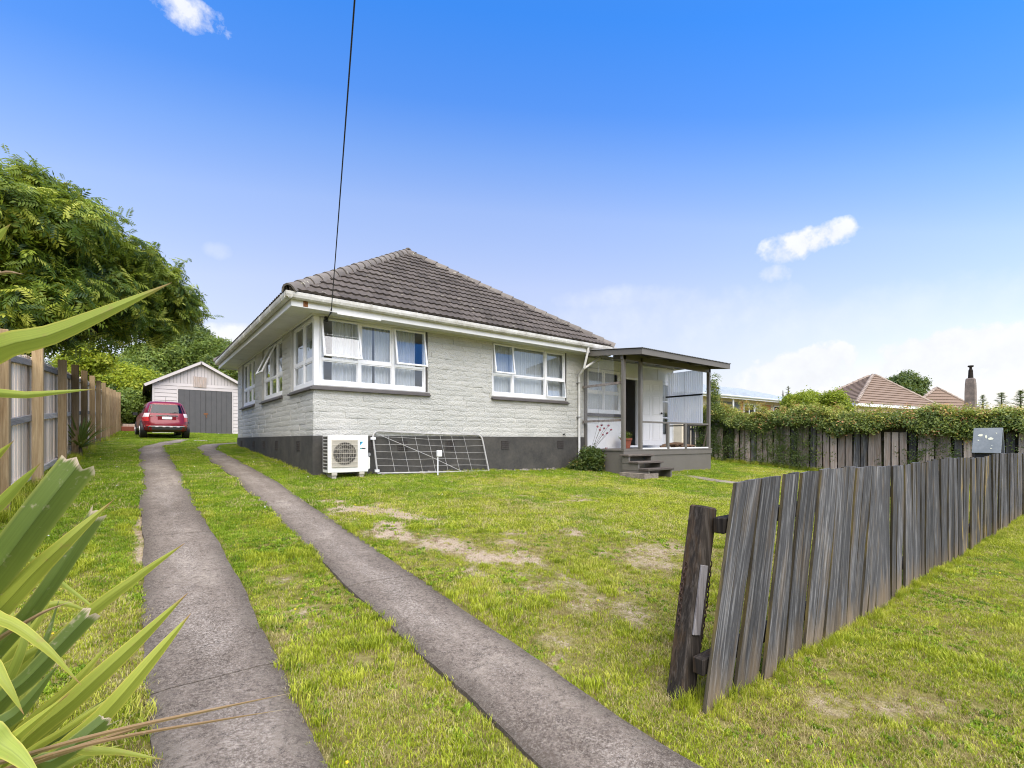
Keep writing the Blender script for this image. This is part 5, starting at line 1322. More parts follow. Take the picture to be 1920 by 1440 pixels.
for s in (-1, 1):
    cbuild(rpatch(s*.66, s*.86, .74, .93, .012, 0, 6, 4), 'tail_light', M['lens_red'], car)
    cbuild(rpatch(s*.66, s*.845, .93, 1.10, .012, .06, 6, 4), 'reversing_light', M['lens_clear'], car)
    cbuild(rpatch(s*.60, s*.76, .52, .57, .014, 0, 4, 1), 'reflector', M['lens_red'], car)
b = MB(); b.box(-.40, .40, rear_y(1.0, .2)-.028, rear_y(1.0, .2)+.01, .965, 1.015); bar_ = cbuild(b, 'chrome_bar', M['chrome'], car, False)
ye = rear_y(1.0, .1)-.034
b = MB(); 
for (x0, x1, z0, z1) in ((-.06, -.045, .955, 1.03), (.045, .06, .955, 1.03), (-.045, .045, .955, .965), (-.045, .045, 1.02, 1.03), (-.028, -.016, .967, 1.018), (.016, .028, .967, 1.018), (-.016, .016, .987, .998)): b.box(x0, x1, ye-.006, ye, z0, z1)
cbuild(b, 'emblem', M['chrome'], car, False)
yp = rear_y(.87, .1)-.012
b = MB(); b.box(-.34, .34, yp-.002, yp+.03, .80, .955); cbuild(b, 'plate_recess', M['red'], car, False)
b = MB(); b.box(-.185, .185, yp-.014, yp-.002, .835, .945); pl_ = cbuild(b, 'number_plate', M['white'], car, False)
b = MB(); b.box(-.62, -.45, rear_y(.98, .5)-.012, rear_y(.98, .5)+.01, .962, .985); cbuild(b, 'lettering', M['chrome'], car, False)
b = MB(); b.tube([(.1, rear_y(1.13, 0)-.02, 1.125), (.42, rear_y(1.16, .3)-.03, 1.15)], .012, 5); cbuild(b, 'wiper', M['dark'], car, False)
b = MB(); b.tube([(0, .62, 1.63), (0, .52, 1.86)], .006, 5); cbuild(b, 'aerial', M['dark'], car, False)
for s in (-1, 1):
    cbuild(spatch(s, .62, 1.18, 1.12, 1.44, .008, .12, .08), 'side_window', M['car_glass'], car)
    cbuild(spatch(s, 1.24, 2.08, 1.12, 1.46, .008, .06, 0), 'side_window', M['car_glass'], car)
    cbuild(spatch(s, 2.16, 3.02, 1.12, 1.45, .008, 0, -.42), 'side_window', M['car_glass'], car)
    b = MB(); b.box(s*.88, s*1.06, 2.78, 2.90, 1.06, 1.20); cbuild(b, 'mirror', M['dark'], car, True)
    b = spatch(s, .25, 4.2, .28, .44, .008, 0, 0, 10, 2); cbuild(b, 'sill_cladding', M['cladding'], car)
    for y in (.86, 3.52):
        b = MB(); b.disc((s*.80, y, .36), (1,0,0), .40, .235, 28); cbuild(b, 'wheel_arch', M['dark'], car)
        b = MB(); b.tube([(s*.70, y, .335), (s*.72, y, .335), (s*.91, y, .335), (s*.93, y, .335)], [.29, .335, .335, .29], 28); wh = cbuild(b, 'wheel', M['rubber'], car)
        b = MB(); b.disc((s*.925, y, .335), (1,0,0), .215, .02, 20)
        cbuild(b, 'rim', M['silver'], wh)
        b = MB()
        for k in range(5): a = k*1.2566; b.bar((s*.938, y, .335), (s*.938, y+.19*math.cos(a), .335+.19*math.sin(a)), .05, .012, up=(1,0,0))
        cbuild(b, 'spoke', M['chrome'], wh, False)
for s in (-1, 1):
    for y in (1.1, 1.75): b = MB(); b.box(s*.28-.2, s*.28+.2, y, y+.12, .9, 1.42); cbuild(b, 'headrest_seat', M['dark'], car)
# small things lying near the car
pt = MB(); q = at(241, 803, 26.5); pt.box(q.x-.30, q.x+.35, q.y-.2, q.y+.2, gz(q.x, q.y)-.05, gz(q.x, q.y)+.26); tag(build(pt, 'brick_block', M['terracotta'], bevel=.02), 'terracotta coloured block lying on the grass by the end of the fence', 'block')
pt = MB(); q = at(243, 795, 26.7); pt.box(q.x-.3, q.x+.4, q.y+.0, q.y+.16, gz(q.x, q.y)+.22, gz(q.x, q.y)+.40); tag(build(pt, 'timber_offcut', M['paling_pale'], bevel=.01), 'pale timber offcut resting on the terracotta coloured block', 'timber')
pt = MB(); q = on_ground(366, 829); pt.box(-.9, -.45, 12.9, 13.05, gz(-.7, 13)+.0, gz(-.7, 13)+.05); tag(build(pt, 'kerb_block', M['rubble'], bevel=.01), 'pale concrete offcut lying on grass between the two driveway strips', 'block')

# ------------------------------------------------------------------ neighbouring houses
M['brick_n'] = None
def brickwall():
    n = NT('orange_brick'); t = n.n('ShaderNodeTexBrick'); n.set(t.inputs['Vector'], n.map(n.pos(), (1,1,1)))
    t.inputs['Color1'].default_value = (.36,.12,.05,1); t.inputs['Color2'].default_value = (.46,.19,.085,1); t.inputs['Mortar'].default_value = (.45,.40,.34,1); t.inputs['Scale'].default_value = 4.3
    return n.pbr(t.outputs[0], .85)
M['brick_n'] = brickwall()
M['cream'] = paint('cream_wall', (.62,.54,.42), .7); M['blue_clad'] = paint('blue_grey_cladding', (.13,.15,.165), .6)
M['blue_roof'] = paint('pale_blue_roof_iron', (.52,.56,.58), .8, .12, None, 3, .15)
A_, B_ = at(1338, 780, 28.5), at(1500, 780, 34.5)
u_ = Vector((B_.x-A_.x, B_.y-A_.y, 0)); Lb = u_.length; u_.normalize(); v_ = Vector((-u_.y, u_.x, 0))
if v_.dot(Vector((ST, CT, 0))) < 0: v_ = -v_
zb = .5; ze_ = 1.4+84/915*28.5; zr = ze_+1.25; Lb += 1.0
bh = thing('neighbour_house', (A_.x, A_.y, zb), 'brick and cream bungalow with pale blue metal roof beyond the hedge', 'house')
def nb(a, d, z): return Vector((A_.x, A_.y, 0))+u_*a+v_*d+Vector((0,0,z))
def nbox(mb, a0, a1, d0, d1, z0, z1): mb.hexa([nb(a0,d0,z0), nb(a1,d0,z0), nb(a1,d1,z0), nb(a0,d1,z0), nb(a0,d0,z1), nb(a1,d0,z1), nb(a1,d1,z1), nb(a0,d1,z1)])
q = MB(); nbox(q, -3, Lb, .0, 7, zb, ze_); bw = build(q, 'wall', M['cream'], bh)
def pxa(px):
    d = ray(px, 780); t = ((A_.x-CAM.x)*v_.x+(A_.y-CAM.y)*v_.y)/(d.x*v_.x+d.y*v_.y)
    return (CAM+d*t-A_).dot(u_)
for (p0, p1, z1, mm, nm) in ((1343, 1386, ze_-.28, 'blue_clad', 'cladding'), (1386, 1392, ze_-.22, 'brick_n', 'brick_panel'), (1427, 1446, ze_-.3, 'brick_n', 'brick_panel')):
    q = MB(); nbox(q, pxa(p0), pxa(p1), -.03, .01, zb, z1); build(q, nm, M[mm], bw)
for (p0, p1) in ((1393, 1414), (1415, 1424), (1449, 1475)):
    q = MB(); a0, a1 = pxa(p0), pxa(p1)
    for (c0, c1, e0, e1) in ((a0, a0+.1, ze_-1.5, ze_-.3), (a1-.1, a1, ze_-1.5, ze_-.3), (a0, a1, ze_-.38, ze_-.3), (a0, a1, ze_-1.5, ze_-1.4), ((a0+a1)/2-.04, (a0+a1)/2+.04, ze_-1.5, ze_-.3)): nbox(q, c0, c1, -.05, .0, e0, e1)
    w_ = build(q, 'window', M['white'], bh); q = MB(); nbox(q, a0+.05, a1-.05, -.02, -.012, ze_-1.45, ze_-.34); build(q, 'pane', M['car_glass'], w_)
q = MB(); V = [nb(-3.6, -.6, ze_), nb(Lb+.5, -.6, ze_), nb(Lb+.5, 7.6, ze_), nb(-3.6, 7.6, ze_), nb(-.2, 3.5, zr), nb(Lb-2.6, 3.5, zr)]; q.v = V; q.f = [(0,1,5,4), (1,2,5), (2,3,4,5), (3,0,4), (3,2,1,0)]; rfb = build(q, 'roof', M['blue_roof'], bh)
e0, e1, r0, r1 = V[0], V[1], V[4], V[5]; nrib = 30
for k in range(1, nrib):
    f = k/nrib; a = e0+(e1-e0)*f; r = r0+(r1-r0)*min(1, max(0, ((a-r0).dot(u_))/((r1-r0).length)))
    fr = 1.0
    s0 = (a-e0).dot(u_); lim = 1.0
    if s0 < 3.4: lim = s0/3.4
    if Lb+4.1-s0 < 3.1: lim = min(lim, (Lb+4.1-s0)/3.1)
    top_ = a+(v_*4.1+Vector((0,0,zr-ze_)))*lim
    q = MB(); q.bar(a+Vector((0,0,.02)), top_+Vector((0,0,.02)), .04, .03); build(q, 'roof_rib', M['blue_roof'], rfb)
q = MB(); nbox(q, -3.6, Lb+.5, -.63, -.60, ze_-.16, ze_+.03); build(q, 'fascia', M['white'], bh)
q = MB(); q.tube([nb(-3.6, -.68, ze_-.02), nb(Lb+.5, -.68, ze_-.02)], .06, 8); build(q, 'gutter', M['blue_roof'], bh)
for px_ in (1361,): a = pxa(px_); q = MB(); nbox(q, a-.04, a+.04, -.5, -.42, zb, ze_); build(q, 'post', M['white'], bh)

def tiled_pyramid(root, corners, apex, m, zwall, cm):
    q = MB(); q.v = corners+[apex]; q.f = [(0,1,4), (1,2,4), (2,3,4), (3,0,4), (3,2,1,0)]; rf = build(q, 'roof', m, root)
    st = MB()
    for i in range(4):
        a, b_ = corners[i], corners[(i+1)%4]; mid = (a+b_)/2; Ls = (apex-mid).length; nrow = int(Ls/.32); nn = (b_-a).cross(apex-a).normalized(); nn = nn if nn.z > 0 else -nn
        for k in range(nrow):
            f0, f1 = k/nrow, (k+1)/nrow; p0, p1, p2, p3 = a+(apex-a)*f0, b_+(apex-b_)*f0, b_+(apex-b_)*f1, a+(apex-a)*f1
            st.add([p0+nn*.07, p1+nn*.07, p2+nn*.025, p3+nn*.025, p0, p1], [(0,1,2,3), (4,5,1,0)])
    tag(build(st, 'tile_courses', m, rf), kind='stuff')
    for c in corners:
        L = (apex-c).length; d = (apex-c).normalized(); n_ = int(L/.4)
        for k in range(n_): h = MB(); h.tube([c+d*(k*.4)+Vector((0,0,.06)), c+d*(k*.4+.44)+Vector((0,0,.05))], [.12, .10], 8); build(h, 'hip_tile', cm, rf)
    w_ = MB(); cen = sum(corners, Vector())/4; ins = [cen+(c-cen)*.9 for c in corners]
    w_.hexa([Vector((c.x, c.y, zwall)) for c in ins]+[Vector((c.x, c.y, c.z-.02)) for c in ins]); build(w_, 'wall', M['cream'], root)
    f_ = MB()
    for i in range(4): f_.bar(corners[i]-Vector((0,0,.06)), corners[(i+1)%4]-Vector((0,0,.06)), .05, .18)
    build(f_, 'fascia', M['white'], root)
M['hip_n'] = tile_mat('pale_brown_hip_tile', (.22,.17,.135), (.34,.28,.23), (.5,.45,.40), .5)
ap = at(1637, 703, 35); ez = 1.4+58/915*35
near_, left_, right_ = at(1606, 0, 29.2), at(1490, 0, 35.5), at(1768, 0, 34.0)
nc, lc, rc_ = (Vector((p.x, p.y, ez)) for p in (near_, left_, right_)); fc = lc+rc_-nc
b1 = thing('neighbour_house', (ap.x, ap.y, .5), 'bungalow with brown tiled hip roof and tall chimney beyond the hedge', 'house')
tiled_pyramid(b1, [nc, rc_, fc, lc], Vector((ap.x, ap.y, ap.z)), M['tile_brown'], .3, M['hip_n'])
ap2 = at(1756, 728, 38); c4 = [Vector((p.x, p.y, ez-.1)) for p in (at(1700, 0, 35.5), at(1845, 0, 37), at(1835, 0, 43), at(1690, 0, 41))]
tiled_pyramid(b1, c4, ap2, M['tile_brown'], .3, M['hip_n'])
M['chimney'] = paint('grey_brown_chimney_render', (.24,.19,.16), .9, .4, (.13,.11,.095), 3)
cc = at(1820, 770, 34); q = MB(); w0 = .30
ztop = 1.4+(826-709)/915*34
q.v = []
for z, w_ in ((1.5, .29), (ztop-1.0, .28), (ztop-.35, .26), (ztop-.05, .23), (ztop, .17)):
    q.v += [(cc.x-w_, cc.y-w_, z), (cc.x+w_, cc.y-w_, z), (cc.x+w_, cc.y+w_, z), (cc.x-w_, cc.y+w_, z)]
for k in range(4): q.f += [(k*4+i, k*4+(i+1)%4, k*4+4+(i+1)%4, k*4+4+i) for i in range(4)]
q.f += [(3,2,1,0), (16,17,18,19)]; chm = build(q, 'chimney', M['chimney'], b1, bevel=.03)
q = MB(); q.tube([(cc.x, cc.y, ztop-.02), (cc.x, cc.y, ztop+.12), (cc.x, cc.y, ztop+.55), (cc.x, cc.y, ztop+.62), (cc.x, cc.y, ztop+.74), (cc.x, cc.y, ztop+.80), (cc.x, cc.y, ztop+.88)], [.15, .14, .12, .08, .07, .17, .15], 12); build(q, 'chimney_pot', M['post_dark'], chm)
# ------------------------------------------------------------------ foliage
def rot_to(nrm, spin):
    """rotation matrices taking +Z to each normal, spun about it"""
    n_ = nrm/np.linalg.norm(nrm, axis=1)[:,None]; h = np.where(np.abs(n_[:,2:3]) < .95, [[0,0,1.]], [[1.,0,0]])
    a = np.cross(h, n_); a /= np.linalg.norm(a, axis=1)[:,None]; b = np.cross(n_, a)
    c, s = np.cos(spin)[:,None], np.sin(spin)[:,None]
    return np.stack([a*c+b*s, b*c-a*s, n_], -1)
def twig_simple(n_leaf, ln, wd, spread, seed, droop=.3):
    """a spray of single leaves, each a folded rhombus"""
    r = np.random.default_rng(seed); V = []; F_ = []
    for k in range(n_leaf):
        p = r.normal(0, spread, 3); p[2] *= .5; a = r.random()*6.283; e = r.uniform(-.5, .7)-droop
        d = np.array([math.cos(a)*math.cos(e), math.sin(a)*math.cos(e), math.sin(e)]); s = np.cross(d, [0,0,1.]); s /= np.linalg.norm(s)+1e-6; u = np.cross(s, d)
        L = ln*r.uniform(.7, 1.25); w = wd*r.uniform(.8, 1.2); b = len(V)
        V += [p, p+d*L*.45+s*w/2+u*w*.18, p+d*L-u*L*.12, p+d*L*.45-s*w/2+u*w*.18]; F_ += [(b, b+1, b+2), (b, b+2, b+3)]
    return np.array(V), np.array(F_)
def twig_pinnate(ln, pairs, leaf_l, leaf_w, seed):
    """a pinnate leaf: paired leaflets along an arching stalk, drooping at the tip"""
    r = np.random.default_rng(seed); V = []; F_ = []
    def lf_(p, d, L, w):
        s = np.cross(d, [0,0,1.]); s /= np.linalg.norm(s)+1e-6; u = np.cross(s, d); b = len(V)
        V.extend([p, p+d*L*.4+s*w/2+u*w*.15, p+d*L-u*L*.15, p+d*L*.4-s*w/2+u*w*.15]); F_.extend([(b, b+1, b+2), (b, b+2, b+3)])
    for k in range(pairs):
        t = .18+.82*k/pairs; p = np.array([ln*t, 0, .10*ln*math.sin(t*2.2)-.22*ln*t*t]); L = leaf_l*(.75+.5*math.sin(t*3.0))*r.uniform(.85, 1.15)
        for s_ in (-1, 1): lf_(p, np.array([.55, s_*.78, -.32+r.uniform(-.2, .2)]), L, leaf_w)
    lf_(np.array([ln, 0, -.14*ln]), np.array([.85, 0, -.5]), leaf_l, leaf_w)
    return np.array(V), np.array(F_)
def twig_needle(n_, ln, seed):
    r = np.random.default_rng(seed); V = []; F_ = []
    for k in range(n_):
        d = r.normal(0, 1, 3); d[2] = abs(d[2])*.4; d /= np.linalg.norm(d); s = np.cross(d, r.normal(0, 1, 3)); s /= np.linalg.norm(s); b = len(V)
        V += [s*.01, d*ln, -s*.01]; F_ += [(b, b+1, b+2)]
    return np.array(V), np.array(F_)
def spread_twigs(templates, pos, nrm, scale, tint, spin=None):
    """stamp twigs at the given places, one mesh"""
    n_ = len(pos); spin = nr.random(n_)*6.283 if spin is None else spin; Rm = rot_to(nrm, spin); pick = nr.integers(0, len(templates), n_)
    VV = []; FF = []; TT = []; off = 0
    for k, (V, F_) in enumerate(templates):
        m = np.where(pick == k)[0]
        if not len(m): continue
        W_ = np.einsum('nij,vj->nvi', Rm[m], V)*scale[m][:,None,None]+pos[m][:,None,:]
        VV.append(W_.reshape(-1, 3)); FF.append((F_[None]+(np.arange(len(m))*len(V))[:,None,None]+off).reshape(-1, 3)); TT.append(np.repeat(tint[m], len(V))); off += len(m)*len(V)
    T = np.concatenate(TT); T = np.clip(T+nr.normal(0, .05, len(T)), 0, 1)
    return np.concatenate(VV), np.concatenate(FF), T
def blob_points(blobs, n_, inner=.25):
    """points on lumpy blobs: (centre, radii); denser on the outside"""
    wts = np.array([b[1][0]*b[1][2] for b in blobs]); wts = wts/wts.sum(); pick = nr.choice(len(blobs), n_, p=wts)
    d = nr.normal(0, 1, (n_, 3)); d /= np.linalg.norm(d, axis=1)[:,None]
    rr = np.where(nr.random(n_) < inner, nr.uniform(.35, .85, n_), nr.uniform(.82, 1.06, n_))
    C = np.array([list(b[0]) for b in blobs])[pick]; Rr = np.array([list(b[1]) for b in blobs])[pick]
    return C+d*Rr*rr[:,None], d
def lumps(centre, radii, n_, size, flat=.8):
    """smaller clumps scattered over a big ellipsoid so the outline breaks up"""
    out = []
    for k in range(n_):
        d = nr.normal(0, 1, 3); d /= np.linalg.norm(d); f = nr.uniform(.45, 1.0); s = nr.uniform(.6, 1.15)*size
        out.append((np.array(centre)+d*np.array(radii)*f, (s, s, s*flat)))
    return out
T_WIS = [twig_pinnate(.30, 6, .085, .032, s) for s in range(4)]
T_LEAF = [twig_simple(9, .10, .055, .09, s) for s in range(5)]
T_FINE = [twig_simple(12, .05, .024, .06, 20+s) for s in range(4)]
T_BIG = [twig_simple(8, .20, .10, .22, 30+s) for s in range(4)]
T_HEDGE = [twig_simple(10, .062, .032, .07, 40+s, 0) for s in range(5)]
def tree(name, label, cat, base, blobs, n_, templates, m, size, group=None, trunk_r=.14, tint_mu=.5, tint_sd=.24, inner=.25, trunk=True, top=None, up=.45):
    cen = np.mean([b[0] for b in blobs], axis=0)
    root = thing(name, base, label, cat, group)
    pos, d = blob_points(blobs, n_, inner); nrm = d+np.array([0, 0, up]); nrm += nr.normal(0, .35, nrm.shape)
    lumpt = np.repeat(nr.normal(0, .10, len(blobs)), 1)
    tint = np.clip(nr.normal(tint_mu, tint_sd, n_), 0, 1)
    V, F_, T = spread_twigs(templates, pos, nrm, size*nr.uniform(.7, 1.25, n_), tint)
    if trunk:
        b = MB(); c = Vector(cen.tolist()); bs = Vector(base)
        mid = bs.lerp(c, .5)+Vector((rng.uniform(-.1, .1), rng.uniform(-.1, .1), 0)); b.tube([bs-Vector((0,0,.15)), bs.lerp(mid, .3), mid, c], [trunk_r*1.25, trunk_r, trunk_r*.8, trunk_r*.4], 9)
        for k in range(min(14, len(blobs))):
            q = Vector([float(x) for x in blobs[int(k*len(blobs)/min(14, len(blobs)))][0]]); st = bs.lerp(c, rng.uniform(.45, .9)); b.tube([st, st.lerp(q, .5)+Vector((0,0,.12)), q], [trunk_r*.45, trunk_r*.3, trunk_r*.12], 6)
        build(b, 'trunk', M['bark'], root, smooth=True)
    np_mesh('crown', V, F_, m, root, T)
    return root

# big wisteria-clad tree leaning over the left fence
bl = []
for (px, py, t, rx, rz, k, s) in ((-60, 420, 8.0, 1.25, 1.0, 26, .45), (30, 455, 8.6, 1.15, 1.15, 26, .45), (110, 470, 9.6, 1.0, 1.2, 26, .45), (40, 560, 8.4, 1.1, .8, 18, .42), (185, 500, 10.6, 1.0, .95, 24, .42), (140, 580, 10.0, 1.0, .65, 18, .4), (250, 545, 11.6, .95, .72, 22, .40), (215, 600, 11.0, .8, .42, 12, .32), (310, 555, 12.6, .70, .55, 16, .34), (345, 585, 13.4, .48, .30, 9, .26), (270, 610, 12.0, .7, .3, 8, .28), (0, 370, 8.6, 1.1, .55, 14, .36), (95, 400, 9.6, .6, .45, 9, .3)):
    c = at(px, py, t); bl += lumps(c, (rx, rx*1.2, rz), k, s)
tree('wisteria_tree', 'large leafy wisteria covered tree overhanging the tall boundary fence', 'tree', (-4.9, 1.5, gz(-4.9, 1.5)), bl, 16000, T_WIS, M['leaf_wisteria'], 1.08, trunk_r=.2, tint_mu=.5, tint_sd=.30, inner=.22)
# trailing shoots against the sky
vs_ = []; 
sh = bpy.data.objects['wisteria_tree']
P_, N_ = [], []; b = MB()
for (x0, y0, x1, y1, t) in ((150, 400, 245, 445, 10.0), (180, 395, 240, 420, 10.2), (60, 330, 20, 300, 9.0), (340, 560, 388, 600, 13.2), (320, 520, 352, 490, 13), (210, 440, 250, 470, 10.5), (90, 370, 130, 345, 9.5), (345, 590, 398, 598, 13.4), (0, 330, 60, 312, 8.8), (200, 470, 215, 400, 10.5), (270, 640, 330, 655, 12)):
    a, c = at(x0, y0, t), at(x1, y1, t+.2); pts = [a.lerp(c, k/6)+Vector((0, 0, .10*math.sin(k/6*3.1))) for k in range(7)]; b.tube(pts, .006, 4)
    for k in range(26): q = a.lerp(c, rng.random())+Vector((rng.gauss(0, .04), rng.gauss(0, .04), .08*math.sin(rng.random()*3.1)+rng.gauss(0, .03))); P_.append(q); N_.append((rng.gauss(0, .5), rng.gauss(0, .5), 1))
build(b, 'shoots', M['bark'], sh)
V, F_, T = spread_twigs(T_WIS, np.array([list(p) for p in P_]), np.array(N_), nr.uniform(.5, .9, len(P_)), nr.uniform(.3, .9, len(P_)))
np_mesh('shoot_leaves', V, F_, M['leaf_wisteria'], sh, T)

def round_tree(name, label, cat, px, py, t, rx, rz, n_, m, tpl, size, k=26, s=.5, group=None, **kw):
    c = at(px, py, t); base = (c.x, c.y, gz(c.x, c.y)); bl = lumps(c, (rx, rx, rz), k, rx*s)
    # fill the lower skirt down towards the ground
    return tree(name, label, cat, base, bl, n_, tpl, m, size, group, **kw)
GB = 'trees behind the garage'
round_tree('garden_tree', 'yellow green bushy tree at the far end of the boundary fence', 'tree', 225, 722, 31, 1.75, 1.2, 5000, M['leaf_lime'], T_LEAF, 1.9, tint_mu=.55, group=GB)
round_tree('garden_tree', 'dark green shrub beneath the yellow green tree behind the fence', 'tree', 222, 772, 30, 1.5, 1.2, 3600, M['leaf_dark'], T_LEAF, 1.8, group=GB)
round_tree('garden_tree', 'pale olive tree rising above the fence left of the garage', 'tree', 205, 705, 40, 2.6, 1.5, 6500, M['leaf_mid'], T_LEAF, 2.4, tint_mu=.75, group=GB)
round_tree('garden_tree', 'tall mid green tree directly behind the garage gable', 'tree', 305, 690, 44, 2.6, 1.9, 7000, M['leaf_mid'], T_LEAF, 2.4, tint_mu=.5, group=GB)
round_tree('garden_tree', 'dark green tree standing behind the garage roof ridge', 'tree', 352, 655, 47, 2.4, 2.5, 6500, M['leaf_dark'], T_LEAF, 2.4, tint_mu=.6, group=GB)
round_tree('garden_tree', 'open crowned tree with bare twigs between garage and house', 'tree', 402, 672, 46, 1.8, 1.6, 2600, M['leaf_mid'], T_LEAF, 2.0, tint_mu=.35, inner=.1, group=GB)
round_tree('garden_tree', 'low dark tree behind the garage next to the house eave', 'tree', 425, 705, 44, 2.2, 1.5, 5200, M['leaf_dark'], T_LEAF, 2.2, tint_mu=.7, group=GB)
round_tree('garden_tree', 'deep green tree filling the gap behind the garage eave', 'tree', 262, 718, 39, 1.8, 1.4, 4600, M['leaf_mid'], T_LEAF, 2.1, tint_mu=.3, group=GB)
round_tree('garden_shrub', 'lime green shrub poking over the boundary fence under the wisteria', 'shrub', 160, 678, 15.5, .55, .5, 1500, M['leaf_lime'], T_LEAF, 1.0, tint_mu=.6, trunk_r=.04)
round_tree('garden_shrub', 'mixed scrub growing between the fence end and the parked car', 'shrub', 243, 765, 29, 1.0, 1.1, 2600, M['leaf_mid'], T_LEAF, 1.5, tint_mu=.45, trunk_r=.05)
round_tree('neighbour_shrub', 'round bright green clipped shrub standing behind the hedge', 'shrub', 1522, 768, 21, 1.12, .66, 6500, M['leaf_lime'], T_FINE, 1.8, k=34, s=.42, tint_mu=.42, trunk_r=.06)
round_tree('neighbour_tree', 'dark rounded tree top showing behind the brown tiled roof', 'tree', 1690, 728, 60, 2.3, 1.3, 2400, M['leaf_dark'], T_LEAF, 2.6)
# sprays of a young tree by the far porch post
bl = lumps(onX(1337, 735, 14.6), (.10, .16, .7), 9, .14)+lumps(onX(1342, 768, 14.7), (.15, .25, .25), 8, .18)
tree('young_tree', 'slender leafy young tree growing beside the far porch post', 'tree', (14.2, .6, gz(14.2, .6)), bl, 420, T_HEDGE, M['leaf_hedge'], 1.1, trunk_r=.025)

# conifers far off to the right
def conifer(px, py_top, py_base, t, w, label, n_=26):
    a, c = at(px, py_base, t), at(px, py_top, t); gzb = gz(a.x, a.y)
    root = thing('conifer', (a.x, a.y, gzb), label, 'tree', 'far conifers'); b = MB(); b.tube([(a.x, a.y, gzb-.2), (a.x, a.y, a.z), (c.x, c.y, c.z)], [.2, .15, .03], 7); build(b, 'trunk', M['bark'], root)
    P_, N_ = [], []
    for k in range(n_):
        f = (k+.5)/n_; z = a.z-1.5+(c.z-a.z+1.5)*f; rad = w*(1-f)**.8*rng.uniform(.55, 1.1)+.08; an = k*2.4
        for j in range(9): q = (j+1)/9; P_.append((c.x+rad*q*math.cos(an), c.y+rad*q*math.sin(an), z+rad*.25*q*q)); N_.append((rng.gauss(0, .3), rng.gauss(0, .3), 1))
    V, F_, T = spread_twigs([twig_needle(14, .32, s) for s in range(3)]+T_FINE, np.array(P_), np.array(N_), nr.uniform(.7, 1.3, len(P_))*w*.7, nr.uniform(0, .7, len(P_)))
    np_mesh('crown', V, F_, M['leaf_dark'], root, T)
conifer(1478, 724, 752, 62, .9, 'narrow dark conifer standing up behind the blue roofed bungalow')
conifer(1468, 732, 752, 66, .5, 'thin spindly conifer beside the narrow one behind the blue roof', 18)
for px, py, w, lb_ in ((1843, 741, 1.5, 'smallest dark conifer on the skyline, next to the chimney'), (1878, 737, 2.1, 'middle sized dark conifer on the skyline between its two neighbours'), (1914, 733, 2.5, 'tallest broad dark conifer on the skyline past the chimney')): conifer(px, py, 775, 75, w, lb_, 34)

# hedge along the right boundary
hp, hn = [], []
n_ = 13000
y = nr.uniform(-9.2, 1.3, n_); f = nr.random(n_)
top = ground_z(np.full(n_, 15.), y)+1.86-.024*(y+4)+.10*np.sin(y*1.7)+.07*np.sin(y*4.1+1)+.05*np.sin(y*9)
bot = 1.52-.02*(y+4)+ground_z(np.full(n_, 15.), y)+.16*np.sin(y*2.3+1)+.10*np.sin(y*5.7)
face = nr.random(n_)
x = np.where(face < .55, 14.86+nr.normal(0, .07, n_)+.08*np.sin(y*3.3), nr.uniform(14.85, 16.0, n_)); z = np.where(face < .55, bot+(top-bot)*nr.random(n_)**.8, top+nr.normal(0, .05, n_))
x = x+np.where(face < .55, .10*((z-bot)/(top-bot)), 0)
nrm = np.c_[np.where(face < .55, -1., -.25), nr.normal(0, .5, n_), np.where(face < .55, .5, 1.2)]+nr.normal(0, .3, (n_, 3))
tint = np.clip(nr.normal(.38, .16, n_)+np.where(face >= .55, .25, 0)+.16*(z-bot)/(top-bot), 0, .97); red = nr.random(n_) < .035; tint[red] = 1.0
# shoots standing above the top
ns = 900; ys = np.repeat(nr.uniform(-9, 1.2, 90), 10)+nr.normal(0, .03, ns); xs = np.repeat(nr.uniform(14.9, 15.6, 90), 10); hs_ = np.repeat(nr.uniform(.10, .34, 90), 10)*nr.random(ns); zs_ = ground_z(np.full(ns, 15.), ys)+1.95+hs_
# ivy creeping down the palings
ni = 4200; yi = nr.uniform(-8.4, 1.2, ni); den = np.clip(.55*(np.sin(yi*1.9)+np.sin(yi*.8+2))*.5+np.where(yi > -3.6, .26, .10), .02, 1); ki = nr.random(ni) < den; yi = yi[ki]; ni = len(yi); zi = ground_z(np.full(ni, 15.), yi)+1.5*nr.random(ni)**1.2; xi = 14.93+nr.normal(0, .035, ni)
pos = np.concatenate([np.c_[x, y, z], np.c_[xs, ys, zs_], np.c_[xi, yi, zi]])
nrm = np.concatenate([nrm, nr.normal(0, .5, (ns, 3))+[0,0,1], np.c_[-np.ones(ni), nr.normal(0, .5, (ni, 2))]])
tint = np.concatenate([tint, np.where(nr.random(ns) < .3, 1.0, .85), np.clip(nr.normal(.22, .12, ni), 0, .7)])
scl = np.concatenate([nr.uniform(.75, 1.25, n_), nr.uniform(.5, .8, ns), nr.uniform(.55, .95, ni)])*1.15
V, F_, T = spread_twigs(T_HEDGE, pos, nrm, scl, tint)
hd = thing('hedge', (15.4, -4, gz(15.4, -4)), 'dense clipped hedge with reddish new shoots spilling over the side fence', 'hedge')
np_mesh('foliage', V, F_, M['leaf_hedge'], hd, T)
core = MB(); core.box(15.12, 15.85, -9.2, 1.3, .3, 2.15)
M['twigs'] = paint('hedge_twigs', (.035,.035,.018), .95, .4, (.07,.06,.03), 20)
build(core, 'branch_core', M['twigs'], hd)

